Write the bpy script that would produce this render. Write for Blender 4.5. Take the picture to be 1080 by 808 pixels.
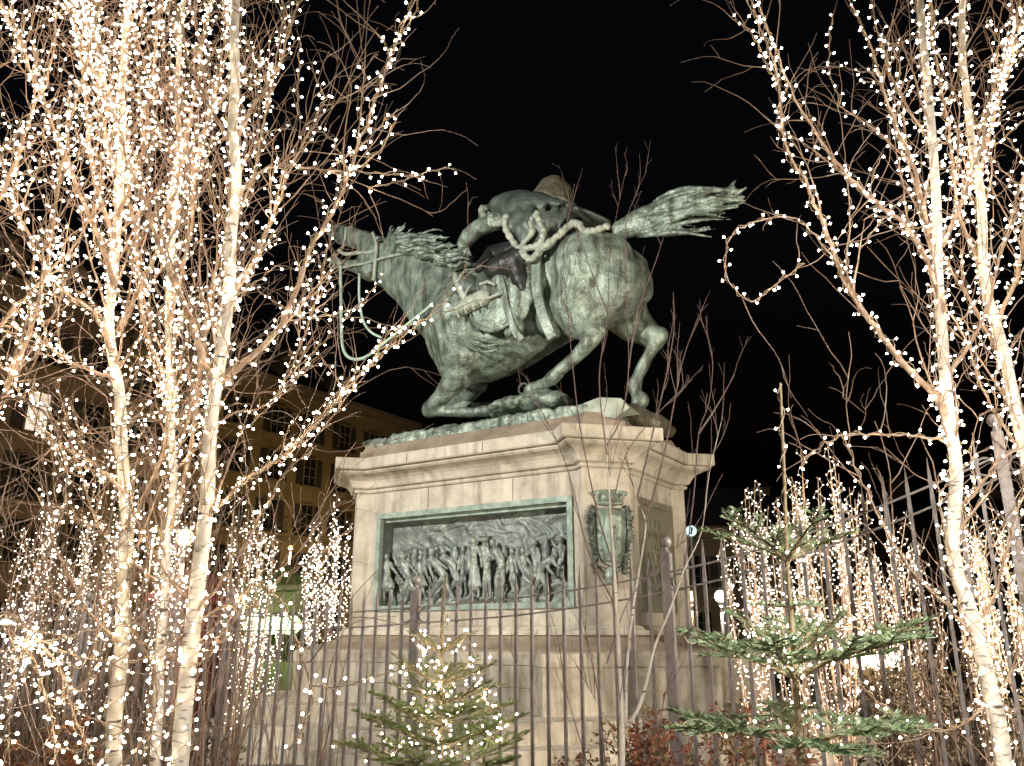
import bpy, bmesh, math, random
from mathutils import Vector, Matrix, noise
for o in list(bpy.data.objects): bpy.data.objects.remove(o)
SC = bpy.context.scene; COL = SC.collection
R = math.radians
# ------------------------------------------------------------------ camera
PITCH = R(17.0); FPX = 870.0; EYE = 1.6
cam = bpy.data.objects.new('camera', bpy.data.cameras.new('camera')); COL.objects.link(cam)
cam.data.sensor_width = 36; cam.data.lens = FPX/1080*36
cam.data.clip_start = .05; cam.data.clip_end = 3000
cam.location = (0, 0, EYE); cam.rotation_euler = (R(90)+PITCH, 0, 0)
SC.camera = cam
# ------------------------------------------------------------------ night sky, moon, exposure
W = bpy.data.worlds.new('World'); SC.world = W; W.use_nodes = True
nt = W.node_tree; bg = nt.nodes['Background']
sky = nt.nodes.new('ShaderNodeTexSky'); sky.sky_type = 'NISHITA'; sky.sun_disc = False
sky.sun_elevation = R(-4); sky.sun_rotation = R(200)
nt.links.new(sky.outputs[0], bg.inputs[0]); bg.inputs[1].default_value = .10
def lamp(name, typ, loc, power, col, **k):
    l = bpy.data.lights.new(name, typ); l.energy = power; l.color = col
    for a, b in k.items(): setattr(l, a, b)
    o = bpy.data.objects.new(name, l); COL.objects.link(o); o.location = loc
    return o
def aim(o, tgt): o.rotation_euler = (Vector(tgt)-o.location).to_track_quat('-Z', 'Y').to_euler()
moon = lamp('moon', 'SUN', (0, 0, 60), .01, (.9, .95, 1), angle=R(.5)); aim(moon, (10, 30, 0))
f1 = lamp('floodlight_left', 'SPOT', (-9.0, 4.6, 8.2), 8700, (1, .96, .88), spot_size=R(84), spot_blend=.6, shadow_soft_size=.18); aim(f1, (-.3, 14, 4.6))
f2 = lamp('floodlight_right', 'SPOT', (5.6, 4.0, 2.5), 4000, (1, .87, .68), spot_size=R(105), spot_blend=.6, shadow_soft_size=.15); aim(f2, (.3, 13.5, 4.2))
f3 = lamp('fill_spot', 'SPOT', (2.5, .7, 3.0), 760, (1, .93, .84), spot_size=R(105), spot_blend=.7, shadow_soft_size=.06); aim(f3, (-.3, 6.6, 1.5))  # unseen spot added near the camera to brighten fir, sapling and fence
vs = SC.view_settings; vs.view_transform = 'Standard'; vs.look = 'None'; vs.exposure = 0; vs.gamma = 1; vs.use_curve_mapping = False
SC.cycles.use_denoising = True; SC.cycles.max_bounces = 5; SC.cycles.sample_clamp_indirect = 4
SC.cycles.caustics_reflective = False; SC.cycles.caustics_refractive = False
try: SC.cycles.use_light_tree = True
except Exception: pass

# ------------------------------------------------------------------ pixel -> world rays (photo is 1080 x 808)
SP, CP = math.sin(PITCH), math.cos(PITCH)
def ray(px, py): return Vector((px-540, FPX*CP+(py-404)*SP, FPX*SP-(py-404)*CP))
def at(px, py, Y):
    r = ray(px, py); return Vector((r.x/r.y*Y, Y, EYE+r.z/r.y*Y))
CC = Vector((.032, 14.29, 0)); U = Vector((-.842, .539, 0)).normalized(); V = Vector((.539, .842, 0)).normalized(); ZZ = Vector((0, 0, 1))
def L(u, v, z=0): return CC+U*u+V*v+ZZ*z
def onplane(px, py, p, n):
    r = ray(px, py); e = Vector((0, 0, EYE)); t = (p-e).dot(n)/r.dot(n); return e+r*t
def S(px, py, v=0.): return onplane(px, py, L(0, v), V)
def lerp(a, b, t): return a+(b-a)*t

# ------------------------------------------------------------------ mesh building
ORG = {}
def tag(o, label=None, cat=None, group=None, kind=None):
    if label: o['label'] = label
    if cat: o['category'] = cat
    if group: o['group'] = group
    if kind: o['kind'] = kind
    return o
def empty(name, loc, label, cat, group=None):
    o = bpy.data.objects.new(name, None); COL.objects.link(o); o.location = loc; o.empty_display_size = .1
    ORG[o.name] = Vector(loc); return tag(o, label, cat, group)
class MB:
    def __init__(s): s.v = []; s.f = []
    def add(s, vs, fs):
        b = len(s.v); s.v.extend(vs); s.f.extend([tuple(i+b for i in f) for f in fs])
    def hexa(s, c8): s.add(c8, [(0, 3, 2, 1), (4, 5, 6, 7), (0, 1, 5, 4), (1, 2, 6, 5), (2, 3, 7, 6), (3, 0, 4, 7)])
    def box(s, o, a, b, c):      # corner o and three edge vectors
        o = Vector(o); s.hexa([o, o+a, o+a+b, o+b, o+c, o+a+c, o+a+b+c, o+b+c])
    def cbox(s, c, a, b, h): s.box(Vector(c)-a/2-b/2-h/2, a, b, h)
    def ring(s, c, t, r, n, ref=None, ph=0):
        t = t.normalized(); x = t.cross(ref or Vector((.13, .31, .94)))
        if x.length < .05: x = t.cross(Vector((1, 0, 0)))
        x.normalize(); y = t.cross(x)
        return [c+x*(r*math.cos(ph+2*math.pi*i/n))+y*(r*math.sin(ph+2*math.pi*i/n)) for i in range(n)]
    def tube(s, pts, rad, n=5, cap=True, ph=0):
        m = len(pts)
        if m < 2: return
        vs = []; fs = []
        for i, p in enumerate(pts):
            t = pts[min(i+1, m-1)]-pts[max(i-1, 0)]
            if t.length < 1e-7: t = Vector((0, 0, 1))
            r = rad[i] if isinstance(rad, (list, tuple)) else rad
            vs += s.ring(p, t, r, n, ph=ph)
        for i in range(m-1):
            for k in range(n):
                a = i*n+k; b = i*n+(k+1) % n; fs.append((a, b, b+n, a+n))
        if cap: fs.append(tuple(range(n-1, -1, -1))); fs.append(tuple(range((m-1)*n, m*n)))
        s.add(vs, fs)
    def ball(s, c, r, nu=12, nv=8, ax=None):
        c = Vector(c); a = ax or (Vector((1, 0, 0)), Vector((0, 1, 0)), Vector((0, 0, 1)))
        if not isinstance(r, (tuple, list)): r = (r, r, r)
        vs = [c-a[2]*r[2]]; fs = []
        for j in range(1, nv):
            th = math.pi*j/nv-math.pi/2
            for i in range(nu):
                ph = 2*math.pi*i/nu
                vs.append(c+a[0]*(r[0]*math.cos(th)*math.cos(ph))+a[1]*(r[1]*math.cos(th)*math.sin(ph))+a[2]*(r[2]*math.sin(th)))
        vs.append(c+a[2]*r[2]); e = len(vs)-1
        for i in range(nu):
            k = (i+1) % nu; fs.append((0, 1+k, 1+i)); b = 1+(nv-2)*nu; fs.append((b+i, b+k, e))
        for j in range(nv-2):
            for i in range(nu):
                k = (i+1) % nu; a0 = 1+j*nu; fs.append((a0+i, a0+k, a0+nu+k, a0+nu+i))
        s.add(vs, fs)
    def chain(s, pts, rad, n=12):      # tapered capsules, for remeshing
        for i, p in enumerate(pts):
            s.ball(p, rad[i])
            if i:
                q = pts[i-1]
                if (p-q).length > 1e-4: s.tube([q, p], [rad[i-1], rad[i]], n)
    def loft(s, secs, n=20, rnd=.5):   # secs: (centre, half axis a, half axis b), rounded ends
        def endc(S0, S1):
            d = (S0[0]-S1[0]).normalized()*min(S0[1].length, S0[2].length)*rnd
            return [(S0[0]+d*math.sin(q), S0[1]*math.cos(q), S0[2]*math.cos(q)) for q in (R(75), R(50), R(25))]
        A = endc(secs[0], secs[1])+list(secs)+endc(secs[-1], secs[-2])[::-1]
        vs = []; fs = []
        for c, a, b in A:
            for k in range(n):
                q = 2*math.pi*k/n; vs.append(c+a*math.cos(q)+b*math.sin(q))
        for i in range(len(A)-1):
            for k in range(n):
                x = i*n+k; y = i*n+(k+1) % n; fs.append((x, y, y+n, x+n))
        fs.append(tuple(range(n-1, -1, -1))); fs.append(tuple(range((len(A)-1)*n, len(A)*n)))
        s.add(vs, fs)
    def build(s, name, mat, parent=None, smooth=False, fixn=False, data=None):
        org = ORG[parent.name] if parent is not None else Vector((0, 0, 0))
        me = data
        if me is None:
            me = bpy.data.meshes.new(name); me.from_pydata([v-org for v in s.v] if parent is not None else s.v, [], s.f)
            if fixn:
                bm = bmesh.new(); bm.from_mesh(me); bmesh.ops.remove_doubles(bm, verts=bm.verts, dist=1e-5); bmesh.ops.recalc_face_normals(bm, faces=bm.faces); bm.to_mesh(me); bm.free()
            if smooth: me.polygons.foreach_set('use_smooth', [True]*len(me.polygons))
            me.materials.append(mat)
        o = bpy.data.objects.new(name, me); COL.objects.link(o)
        if parent is not None: o.parent = parent
        ORG[o.name] = org
        return o
    def sculpt(s, name, mat, parent, voxel, smooth=2, disp=0., dscale=1., lean=False):
        me = bpy.data.meshes.new(name); me.from_pydata(s.v, [], s.f)
        bm = bmesh.new(); bm.from_mesh(me); bmesh.ops.triangulate(bm, faces=bm.faces); bm.to_mesh(me); bm.free()
        t = bpy.data.objects.new('tmp_sculpt', me); COL.objects.link(t)
        m = t.modifiers.new('r', 'REMESH'); m.mode = 'VOXEL'; m.voxel_size = voxel
        if smooth:
            q = t.modifiers.new('s', 'SMOOTH'); q.iterations = smooth; q.factor = .5
        dg = bpy.context.evaluated_depsgraph_get(); dg.update()
        nm = bpy.data.meshes.new_from_object(t.evaluated_get(dg))
        bpy.data.objects.remove(t); bpy.data.meshes.remove(me)
        org = ORG[parent.name] if parent is not None else Vector((0, 0, 0))
        cs = [v.co.copy() for v in nm.vertices]
        if disp:
            ns = [v.normal.copy() for v in nm.vertices]
            cs = [c+q*(disp*noise.fractal(c*dscale, 1., 2., 4)) for c, q in zip(cs, ns)]
        flat = []
        for c in cs: flat.extend((c.x-org.x, c.y-org.y, c.z-org.z))
        nm.vertices.foreach_set('co', flat); nm.update()
        nm.polygons.foreach_set('use_smooth', [True]*len(nm.polygons))
        nm.materials.clear(); nm.materials.append(mat); nm.name = name
        o = bpy.data.objects.new(name, nm); COL.objects.link(o)
        if parent is not None: o.parent = parent
        ORG[o.name] = org
        return o

# ------------------------------------------------------------------ materials
def mat(name, ramp, scale=3., rough=.7, metal=0., bump=.0, bscale=None, stretch=(1, 1, 1), streak=None, detail=6, rvar=.1):
    m = bpy.data.materials.new(name); m.use_nodes = True; t = m.node_tree; N = t.nodes; K = t.links
    b = N['Principled BSDF']; b.inputs['Roughness'].default_value = rough; b.inputs['Metallic'].default_value = metal
    tc = N.new('ShaderNodeTexCoord'); mp = N.new('ShaderNodeMapping'); mp.inputs['Scale'].default_value = stretch
    K.new(tc.outputs['Object'], mp.inputs[0])
    nz = N.new('ShaderNodeTexNoise'); nz.inputs['Scale'].default_value = scale; nz.inputs['Detail'].default_value = detail; nz.inputs['Roughness'].default_value = .65
    K.new(mp.outputs[0], nz.inputs['Vector'])
    cr = N.new('ShaderNodeValToRGB'); K.new(nz.outputs[0], cr.inputs[0])
    e = cr.color_ramp.elements
    while len(e) > 1: e.remove(e[-1])
    e[0].position = ramp[0][0]; e[0].color = (*ramp[0][1], 1)
    for p, c in ramp[1:]:
        q = e.new(p); q.color = (*c, 1)
    out = cr.outputs[0]
    if streak:       # (scale, stretch, colour, lo, hi, amount)
        m2 = N.new('ShaderNodeMapping'); m2.inputs['Scale'].default_value = streak[1]; K.new(tc.outputs['Object'], m2.inputs[0])
        n2 = N.new('ShaderNodeTexNoise'); n2.inputs['Scale'].default_value = streak[0]; n2.inputs['Detail'].default_value = 5; K.new(m2.outputs[0], n2.inputs['Vector'])
        r2 = N.new('ShaderNodeMapRange'); r2.inputs[1].default_value = streak[3]; r2.inputs[2].default_value = streak[4]; r2.inputs[3].default_value = 0; r2.inputs[4].default_value = streak[5]
        K.new(n2.outputs[0], r2.inputs[0])
        mx = N.new('ShaderNodeMix'); mx.data_type = 'RGBA'; K.new(r2.outputs[0], mx.inputs[0]); K.new(out, mx.inputs[6]); mx.inputs[7].default_value = (*streak[2], 1)
        out = mx.outputs[2]
    K.new(out, b.inputs['Base Color'])
    if bump:
        n3 = N.new('ShaderNodeTexNoise'); n3.inputs['Scale'].default_value = bscale or scale*4; n3.inputs['Detail'].default_value = 6; K.new(mp.outputs[0], n3.inputs['Vector'])
        bp = N.new('ShaderNodeBump'); bp.inputs['Strength'].default_value = bump; bp.inputs['Distance'].default_value = .02
        K.new(n3.outputs[0], bp.inputs['Height']); K.new(bp.outputs[0], b.inputs['Normal'])
    return m
def glow(name, col, s):
    m = bpy.data.materials.new(name); m.use_nodes = True; b = m.node_tree.nodes['Principled BSDF']
    b.inputs['Base Color'].default_value = (.8, .8, .8, 1); b.inputs['Emission Color'].default_value = (*col, 1); b.inputs['Emission Strength'].default_value = s
    return m
M = {}
M['bronze'] = mat('bronze_patina', [(.25, (.055, .07, .056)), (.4, (.15, .19, .158)), (.56, (.26, .325, .27)), (.75, (.46, .53, .45))], 3.2, .42, .3, .9, 26,
                  streak=(3.0, (2.6, 2.6, .38), (.06, .065, .045), .47, .66, .85))
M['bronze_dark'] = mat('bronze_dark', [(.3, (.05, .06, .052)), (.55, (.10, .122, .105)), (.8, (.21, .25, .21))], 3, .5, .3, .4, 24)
M['bronze_brown'] = mat('bronze_brown', [(.3, (.05, .04, .025)), (.55, (.13, .115, .08)), (.8, (.2, .22, .16))], 2.5, .5, .3, .4, 20)
M['bronze_pale'] = mat('bronze_pale', [(.3, (.2, .24, .2)), (.5, (.33, .37, .3)), (.75, (.46, .48, .4))], 5, .6, .1, .4, 40)
M['verdigris'] = mat('verdigris', [(.3, (.12, .155, .13)), (.5, (.23, .3, .255)), (.75, (.4, .46, .39))], 6, .6, .1, .3, 40)
M['relief'] = mat('relief_bronze', [(.3, (.07, .085, .08)), (.5, (.16, .185, .17)), (.75, (.32, .36, .33))], 5, .5, .25, .5, 30)
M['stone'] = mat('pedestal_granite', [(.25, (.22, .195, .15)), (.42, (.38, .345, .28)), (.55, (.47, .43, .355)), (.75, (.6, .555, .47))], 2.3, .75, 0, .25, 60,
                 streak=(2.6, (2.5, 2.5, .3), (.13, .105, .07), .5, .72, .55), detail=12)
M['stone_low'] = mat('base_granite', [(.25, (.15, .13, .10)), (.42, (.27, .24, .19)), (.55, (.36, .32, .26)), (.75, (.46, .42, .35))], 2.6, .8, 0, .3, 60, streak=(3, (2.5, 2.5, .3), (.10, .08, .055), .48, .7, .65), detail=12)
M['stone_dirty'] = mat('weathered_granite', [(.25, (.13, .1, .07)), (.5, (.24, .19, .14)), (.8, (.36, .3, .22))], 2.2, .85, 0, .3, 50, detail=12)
M['stone_dark'] = mat('stone_joint', [(.3, (.04, .032, .025)), (.7, (.09, .07, .05))], 5, .9)
M['iron'] = mat('fence_paint', [(.3, (.19, .172, .17)), (.6, (.27, .247, .245)), (.8, (.35, .325, .32))], 14, .33, .12, .2, 90)
M['birch'] = mat('birch_bark', [(.25, (.34, .28, .21)), (.42, (.6, .54, .46)), (.6, (.76, .72, .65))], 9, .75, 0, .6, 30, stretch=(1, 1, .5),
                 streak=(16, (.6, .6, 2.6), (.06, .045, .035), .6, .68, .95))
M['limb'] = mat('birch_limb', [(.3, (.2, .12, .075)), (.5, (.38, .26, .18)), (.7, (.56, .45, .36))], 12, .7, 0, .4, 60)
M['twig'] = mat('birch_twig', [(.3, (.22, .14, .10)), (.6, (.36, .26, .20)), (.8, (.5, .4, .33))], 8, .6)
M['twig_grey'] = mat('sapling_twig', [(.3, (.12, .08, .07)), (.6, (.22, .155, .14)), (.8, (.33, .26, .24))], 8, .6)
M['wire'] = mat('cable_cream', [(.3, (.4, .3, .2)), (.7, (.6, .5, .36))], 20, .5)
M['ground'] = mat('paving', [(.3, (.05, .045, .04)), (.6, (.09, .08, .07)), (.8, (.13, .12, .1))], .8, .8, 0, .3, 12)
M['soil'] = mat('soil', [(.3, (.03, .02, .014)), (.7, (.08, .055, .035))], 6, .95, 0, .8, 20)
M['fir'] = mat('fir_needles', [(.3, (.13, .20, .09)), (.5, (.24, .34, .18)), (.75, (.42, .52, .36))], 9, .45)
M['spruce'] = mat('spruce_needles', [(.3, (.09, .16, .03)), (.5, (.16, .26, .06)), (.75, (.27, .38, .11))], 9, .5)
M['firbark'] = mat('fir_bark', [(.3, (.16, .12, .07)), (.5, (.3, .24, .14)), (.75, (.42, .36, .24))], 18, .8, 0, .5, 60)
M['nandina'] = mat('red_leaves', [(.3, (.13, .16, .05)), (.42, (.26, .19, .07)), (.52, (.4, .15, .08)), (.65, (.42, .10, .07)), (.8, (.5, .3, .12))], 7, .5)
M['hedge'] = mat('hedge_leaves', [(.3, (.05, .035, .015)), (.5, (.1, .07, .025)), (.75, (.16, .11, .05))], 7, .6)
M['stucco'] = mat('ochre_stucco', [(.3, (.3, .22, .1)), (.6, (.38, .29, .14)), (.8, (.44, .35, .19))], .5, .9, 0, .1, 6)
M['stucco2'] = mat('brown_stucco', [(.3, (.28, .2, .13)), (.6, (.34, .25, .17)), (.8, (.4, .31, .22))], .5, .9, 0, .1, 6)
M['trim'] = mat('facade_trim', [(.3, (.26, .2, .12)), (.7, (.33, .26, .17))], 2, .8)
M['shutter'] = mat('shutter_paint', [(.3, (.05, .045, .04)), (.7, (.09, .08, .07))], 3, .7)
M['pane'] = mat('window_pane', [(.3, (.015, .017, .02)), (.7, (.03, .033, .04))], 3, .15)
M['roof'] = mat('slate_roof', [(.3, (.03, .03, .032)), (.7, (.06, .058, .06))], 3, .8, 0, .3, 12)
M['bulb'] = glow('bulb_warm', (1, .83, .61), 92)
M['bulb_far'] = glow('bulb_cool', (1, .89, .74), 14)
M['bulb_top'] = glow('bulb_globe', (1, .83, .6), 9)
M['lampglass'] = glow('street_lamp_glass', (1, .62, .28), 3.2)
M['winlit'] = glow('lit_window', (1, .88, .7), .85)
M['green_lit'] = glow('kiosk_light', (.6, 1, .45), 3.2)
M['green'] = mat('kiosk_green', [(.3, (.10, .12, .03)), (.7, (.16, .19, .05))], 3, .6)
M['red'] = mat('stall_red', [(.3, (.16, .03, .02)), (.7, (.24, .045, .035))], 3, .6)
M['plate'] = mat('plate_bronze', [(.3, (.14, .13, .095)), (.6, (.22, .21, .155)), (.8, (.3, .29, .22))], 4, .55, .1, .3, 30)
M['letters'] = mat('letter_bronze', [(.3, (.07, .07, .055)), (.7, (.13, .13, .10))], 8, .6)
M['rein'] = mat('rein_verdigris', [(.3, (.3, .42, .34)), (.7, (.5, .62, .52))], 12, .5)
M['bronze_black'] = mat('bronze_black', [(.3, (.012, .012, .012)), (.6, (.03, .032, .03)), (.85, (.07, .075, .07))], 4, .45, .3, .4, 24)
M['bulb_base'] = glow('bulb_shell_cream', (1, .83, .55), 1.7)
M['relief_fig'] = mat('relief_figures', [(.3, (.10, .12, .11)), (.5, (.21, .24, .22)), (.75, (.38, .42, .385))], 6, .45, .25, .5, 30)
M['clock'] = glow('pale_disc', (.55, .9, .95), 1.2)
# ================================================================== ground, square, buildings
g = MB(); g.add([Vector((-400, -60, 0)), Vector((400, -60, 0)), Vector((400, 600, 0)), Vector((-400, 600, 0))], [(0, 1, 2, 3)])
tag(g.build('ground', M['ground']), kind='structure')
g = MB()
nb = 50
grid = []
for j in range(16):
    for i in range(nb+1):
        x = -9+19*i/nb; y = 1.6+6.6*j/15
        e = min(1, j/2, (15-j)/2, i/2, (nb-i)/2)
        grid.append(Vector((x, y, .004+e*(.16+.12*max(0, x/5)+.05*noise.noise(Vector((x*2, y*2, 0)))))))
g.add(grid, [(j*(nb+1)+i, j*(nb+1)+i+1, (j+1)*(nb+1)+i+1, (j+1)*(nb+1)+i) for j in range(15) for i in range(nb)])
tag(g.build('planting_bed', M['soil'], smooth=True), kind='structure')
# dark night air above the city: the sky itself is the world

BD = V.copy()                       # street direction, away to the right
BN = Vector((.842, -.539, 0)).normalized()     # facade normal, towards the square
B0 = Vector((-20.3, 56, 0))
def window_obj(root, base, w, h, lit=False, shut=True, proto={}):
    # frame > pane, sill and shutters as sub-parts
    key = (w, h, lit, shut)
    fr = MB(); c = base
    for sx in (-1, 1): fr.box(c+BD*(sx*w/2-.06)+BN*.02, BD*.12, BN*.1, ZZ*h)
    fr.box(c+BD*(-w/2)+BN*.02+ZZ*h, BD*w, BN*.12, ZZ*.14)
    fr.box(c+BD*(-.035)+BN*.03, BD*.07, BN*.05, ZZ*h)
    for k in (1, 2): fr.box(c+BD*(-w/2)+BN*.03+ZZ*(h*k/3-.02), BD*w, BN*.045, ZZ*.05)
    f = fr.build('window', M['trim'], root)
    p = MB(); p.box(c-BD*(w/2-.06)+BN*.012, BD*(w-.12), BN*.02, ZZ*h); p.build('pane', M['winlit'] if lit else M['pane'], f)
    s = MB(); s.box(c-BD*(w/2+.15)+BN*.01-ZZ*.12, BD*(w+.3), BN*.25, ZZ*.12); s.build('sill', M['trim'], f)
    if shut:
        for sx in (-1, 1):
            q = MB(); a = c+BD*(sx*(w/2+.08) if sx > 0 else -w/2-.08-w*.48)+BN*.015
            q.box(a, BD*(w*.48), BN*.05, ZZ*h)
            for z in range(12): q.box(a+BD*.06+BN*.052+ZZ*(h*(z+.3)/12), BD*(w*.48-.12), BN*.02, ZZ*(h/24))
            q.build('shutter', M['shutter'], f)
    return f
def facade(name, label, t0, t1, H, depth, wallm, floors, cols, w, h, lit=(), roofm='roof', dorm=(), seed=1):
    a = B0+BD*t0
    root = empty(name, a, label, 'building')
    m = MB(); m.box(a, BD*(t1-t0), -BN*depth, ZZ*H); m.build('wall', M[wallm], root)
    m = MB()
    m.box(a-BD*.2+ZZ*H, BD*(t1-t0+.4), BN*.7, ZZ*.35); m.box(a+ZZ*(H-.5), BD*(t1-t0), BN*.3, ZZ*.5)
    m.build('cornice', M['trim'], root)
    for z in (4.4, 8.2):
        m = MB(); m.box(a+ZZ*z, BD*(t1-t0), BN*.18, ZZ*.28); m.build('string_course', M['trim'], root)
    m = MB(); rt = 4.2
    p = [a+ZZ*(H+.35)+BN*.5, a+BD*(t1-t0)+ZZ*(H+.35)+BN*.5, a+BD*(t1-t0)-BN*(depth/2)+ZZ*(H+rt), a-BN*(depth/2)+ZZ*(H+rt), a-BN*depth+ZZ*(H+.35), a+BD*(t1-t0)-BN*depth+ZZ*(H+.35)]
    m.add(p, [(0, 1, 2, 3), (3, 2, 5, 4), (0, 3, 4), (1, 5, 2)])
    rf = m.build('roof', M[roofm], root)
    for dt in dorm:
        m = MB(); c = a+BD*dt-BN*1.0+ZZ*(H+.9)
        m.box(c-BD*.8, BD*1.6, -BN*2.2, ZZ*1.5)
        m.add([c-BD*1.0+ZZ*1.5+BN*.2, c+BD*1.0+ZZ*1.5+BN*.2, c+ZZ*2.3+BN*.2, c-BD*1.0+ZZ*1.5-BN*2.6, c+BD*1.0+ZZ*1.5-BN*2.6, c+ZZ*2.3-BN*2.6], [(0, 1, 2), (0, 2, 5, 3), (1, 4, 5, 2)])
        d = m.build('dormer', M[wallm], root)
        m = MB(); m.box(c-BD*.4+BN*.02+ZZ*.2, BD*.8, BN*.04, ZZ*1.1); m.build('pane', M['pane'], d)
    m2 = [(.25, 1.6), (.6, 2.6), (.85, 1.8)]
    for fr_, hh in m2:
        m = MB(); c = a+BD*((t1-t0)*fr_)-BN*(depth*.4)+ZZ*(H+2.4); m.box(c, BD*1.1, -BN*.8, ZZ*hh); m.box(c-BD*.1+BN*.1+ZZ*hh, BD*1.3, -BN*1.0, ZZ*.2)
        m.build('chimney', M['stucco2'], rf)
    for fi, z in enumerate(floors):
        for ci in range(cols):
            t = (t1-t0)*(ci+.5)/cols
            window_obj(root, a+BD*t+ZZ*z, w, h, lit=((fi, ci) in lit), shut=fi > 0)
            if fi == 2:
                b = MB(); c = a+BD*t+ZZ*(z-.25)
                b.box(c-BD*(w/2+.5)+BN*.02, BD*(w+1), BN*.8, ZZ*.14)
                for k in range(13): b.tube([c+BD*(-(w/2+.45)+(w+.9)*k/12)+BN*.76+ZZ*.14, c+BD*(-(w/2+.45)+(w+.9)*k/12)+BN*.76+ZZ*1.1], .02, 4)
                b.box(c-BD*(w/2+.5)+BN*.73+ZZ*1.1, BD*(w+1), BN*.06, ZZ*.06)
                b.build('balcony', M['shutter'], root)
    return root
facade('apartment_building', 'ochre apartment building with dormers and dark shuttered windows left of the pedestal', -7.6, 21, 19.8, 12, 'stucco', (1.0, 5.4, 9.0, 12.6, 16.0), 8, 1.25, 2.1, dorm=(3, 8.5, 14, 20))
facade('apartment_building', 'brown apartment building with one lit window at the far left edge', -24, -7.62, 20.6, 12, 'stucco2', (1.0, 5.4, 9.0, 12.6, 16.6), 5, 1.3, 2.3, lit=((3, 3),), dorm=(4, 9, 13), seed=2)
# dark building on the far side of the square, behind the pedestal and the right-hand shrubs
BDs, BNs, B0s = BD, BN, B0
BD = Vector((1, .12, 0)).normalized(); BN = Vector((.12, -1, 0)).normalized(); B0 = Vector((12, 62, 0))
facade('low_building', 'dark low building far behind the right-hand fence', 0, 34, 9.0, 10, 'stucco2', (1.0, 5.0), 9, 1.3, 2.2)
BD, BN, B0 = BDs, BNs, B0s

# street lamps whose light reaches the facades
def street_lamp(p, h, rr, label, power, col, mat_='lampglass'):
    r_ = empty('street_lamp', p, label, 'street lamp')
    m = MB(); m.tube([p, p+ZZ*.5, p+ZZ*.55, p+ZZ*(h-.3)], [.11, .1, .055, .04], 10); m.tube([p+ZZ*(h-.3), p+ZZ*(h-rr*.9)], [.04, rr*.55], 10); m.build('pole', M['iron'], r_, smooth=True)
    m = MB(); m.ball(p+ZZ*h, rr, 16, 10); gl = m.build('lamp_globe', M[mat_], r_, smooth=True)
    m = MB(); m.tube([p+ZZ*(h+rr*.93), p+ZZ*(h+rr*1.15), p+ZZ*(h+rr*1.5)], [rr*.45, rr*.3, .01], 10); m.build('cap', M['iron'], r_)
    if power:
        l = lamp('lamp_light', 'POINT', (0, 0, h), power, col, shadow_soft_size=rr*.9); l.location = (0, 0, h-rr-.25); l.parent = r_
    return r_
q = at(195, 567, 13.5); street_lamp(Vector((q.x, q.y, 0)), q.z, .14, 'glowing street lamp globe behind the left birch trunk', 60, (1, .7, .4))
q = at(729, 629, 27); street_lamp(Vector((q.x, q.y, 0)), q.z, .17, 'small yellow street lamp globe right beside the pedestal edge', 60, (1, .7, .35))
q = at(760, 629, 24); street_lamp(Vector((q.x, q.y, 0)), q.z, .17, 'white street lamp globe seen between two fence bars behind the fir', 60, (1, .9, .75), 'bulb_top')
for k, (px, Y, pw) in enumerate(((150, 38, 1150), (300, 46, 1150), (395, 60, 1000))):  # made-up lamps, added only to light the dim facades
    q = at(px, 660, Y); street_lamp(Vector((q.x, q.y, 0)), 6.2, .13, ['added street lamp lighting the brown apartment building', 'added street lamp lighting the ochre apartment building', 'farthest added street lamp, lighting the end of the ochre building'][k], pw, (1, .72, .36))
# round traffic sign
q = at(729, 560, 24); r_ = empty('round_sign', (q.x, q.y, 0), 'round pale blue illuminated sign beside the right edge of the pedestal', 'sign')
m = MB(); m.tube([Vector((q.x, q.y+.08, 0)), Vector((q.x, q.y+.08, q.z+.1))], .05, 8); m.build('pole', M['iron'], r_)
m = MB(); m.tube([q-Vector((0, .04, 0)), q+Vector((0, .06, 0))], .15, 24); m.build('sign_face', M['clock'], r_)
m = MB(); m.cbox(q-Vector((0, .05, 0)), Vector((.03, 0, .2)), Vector((0, .01, 0)), Vector((.05, 0, -.01))); m.build('stripe', M['shutter'], r_)

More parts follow.
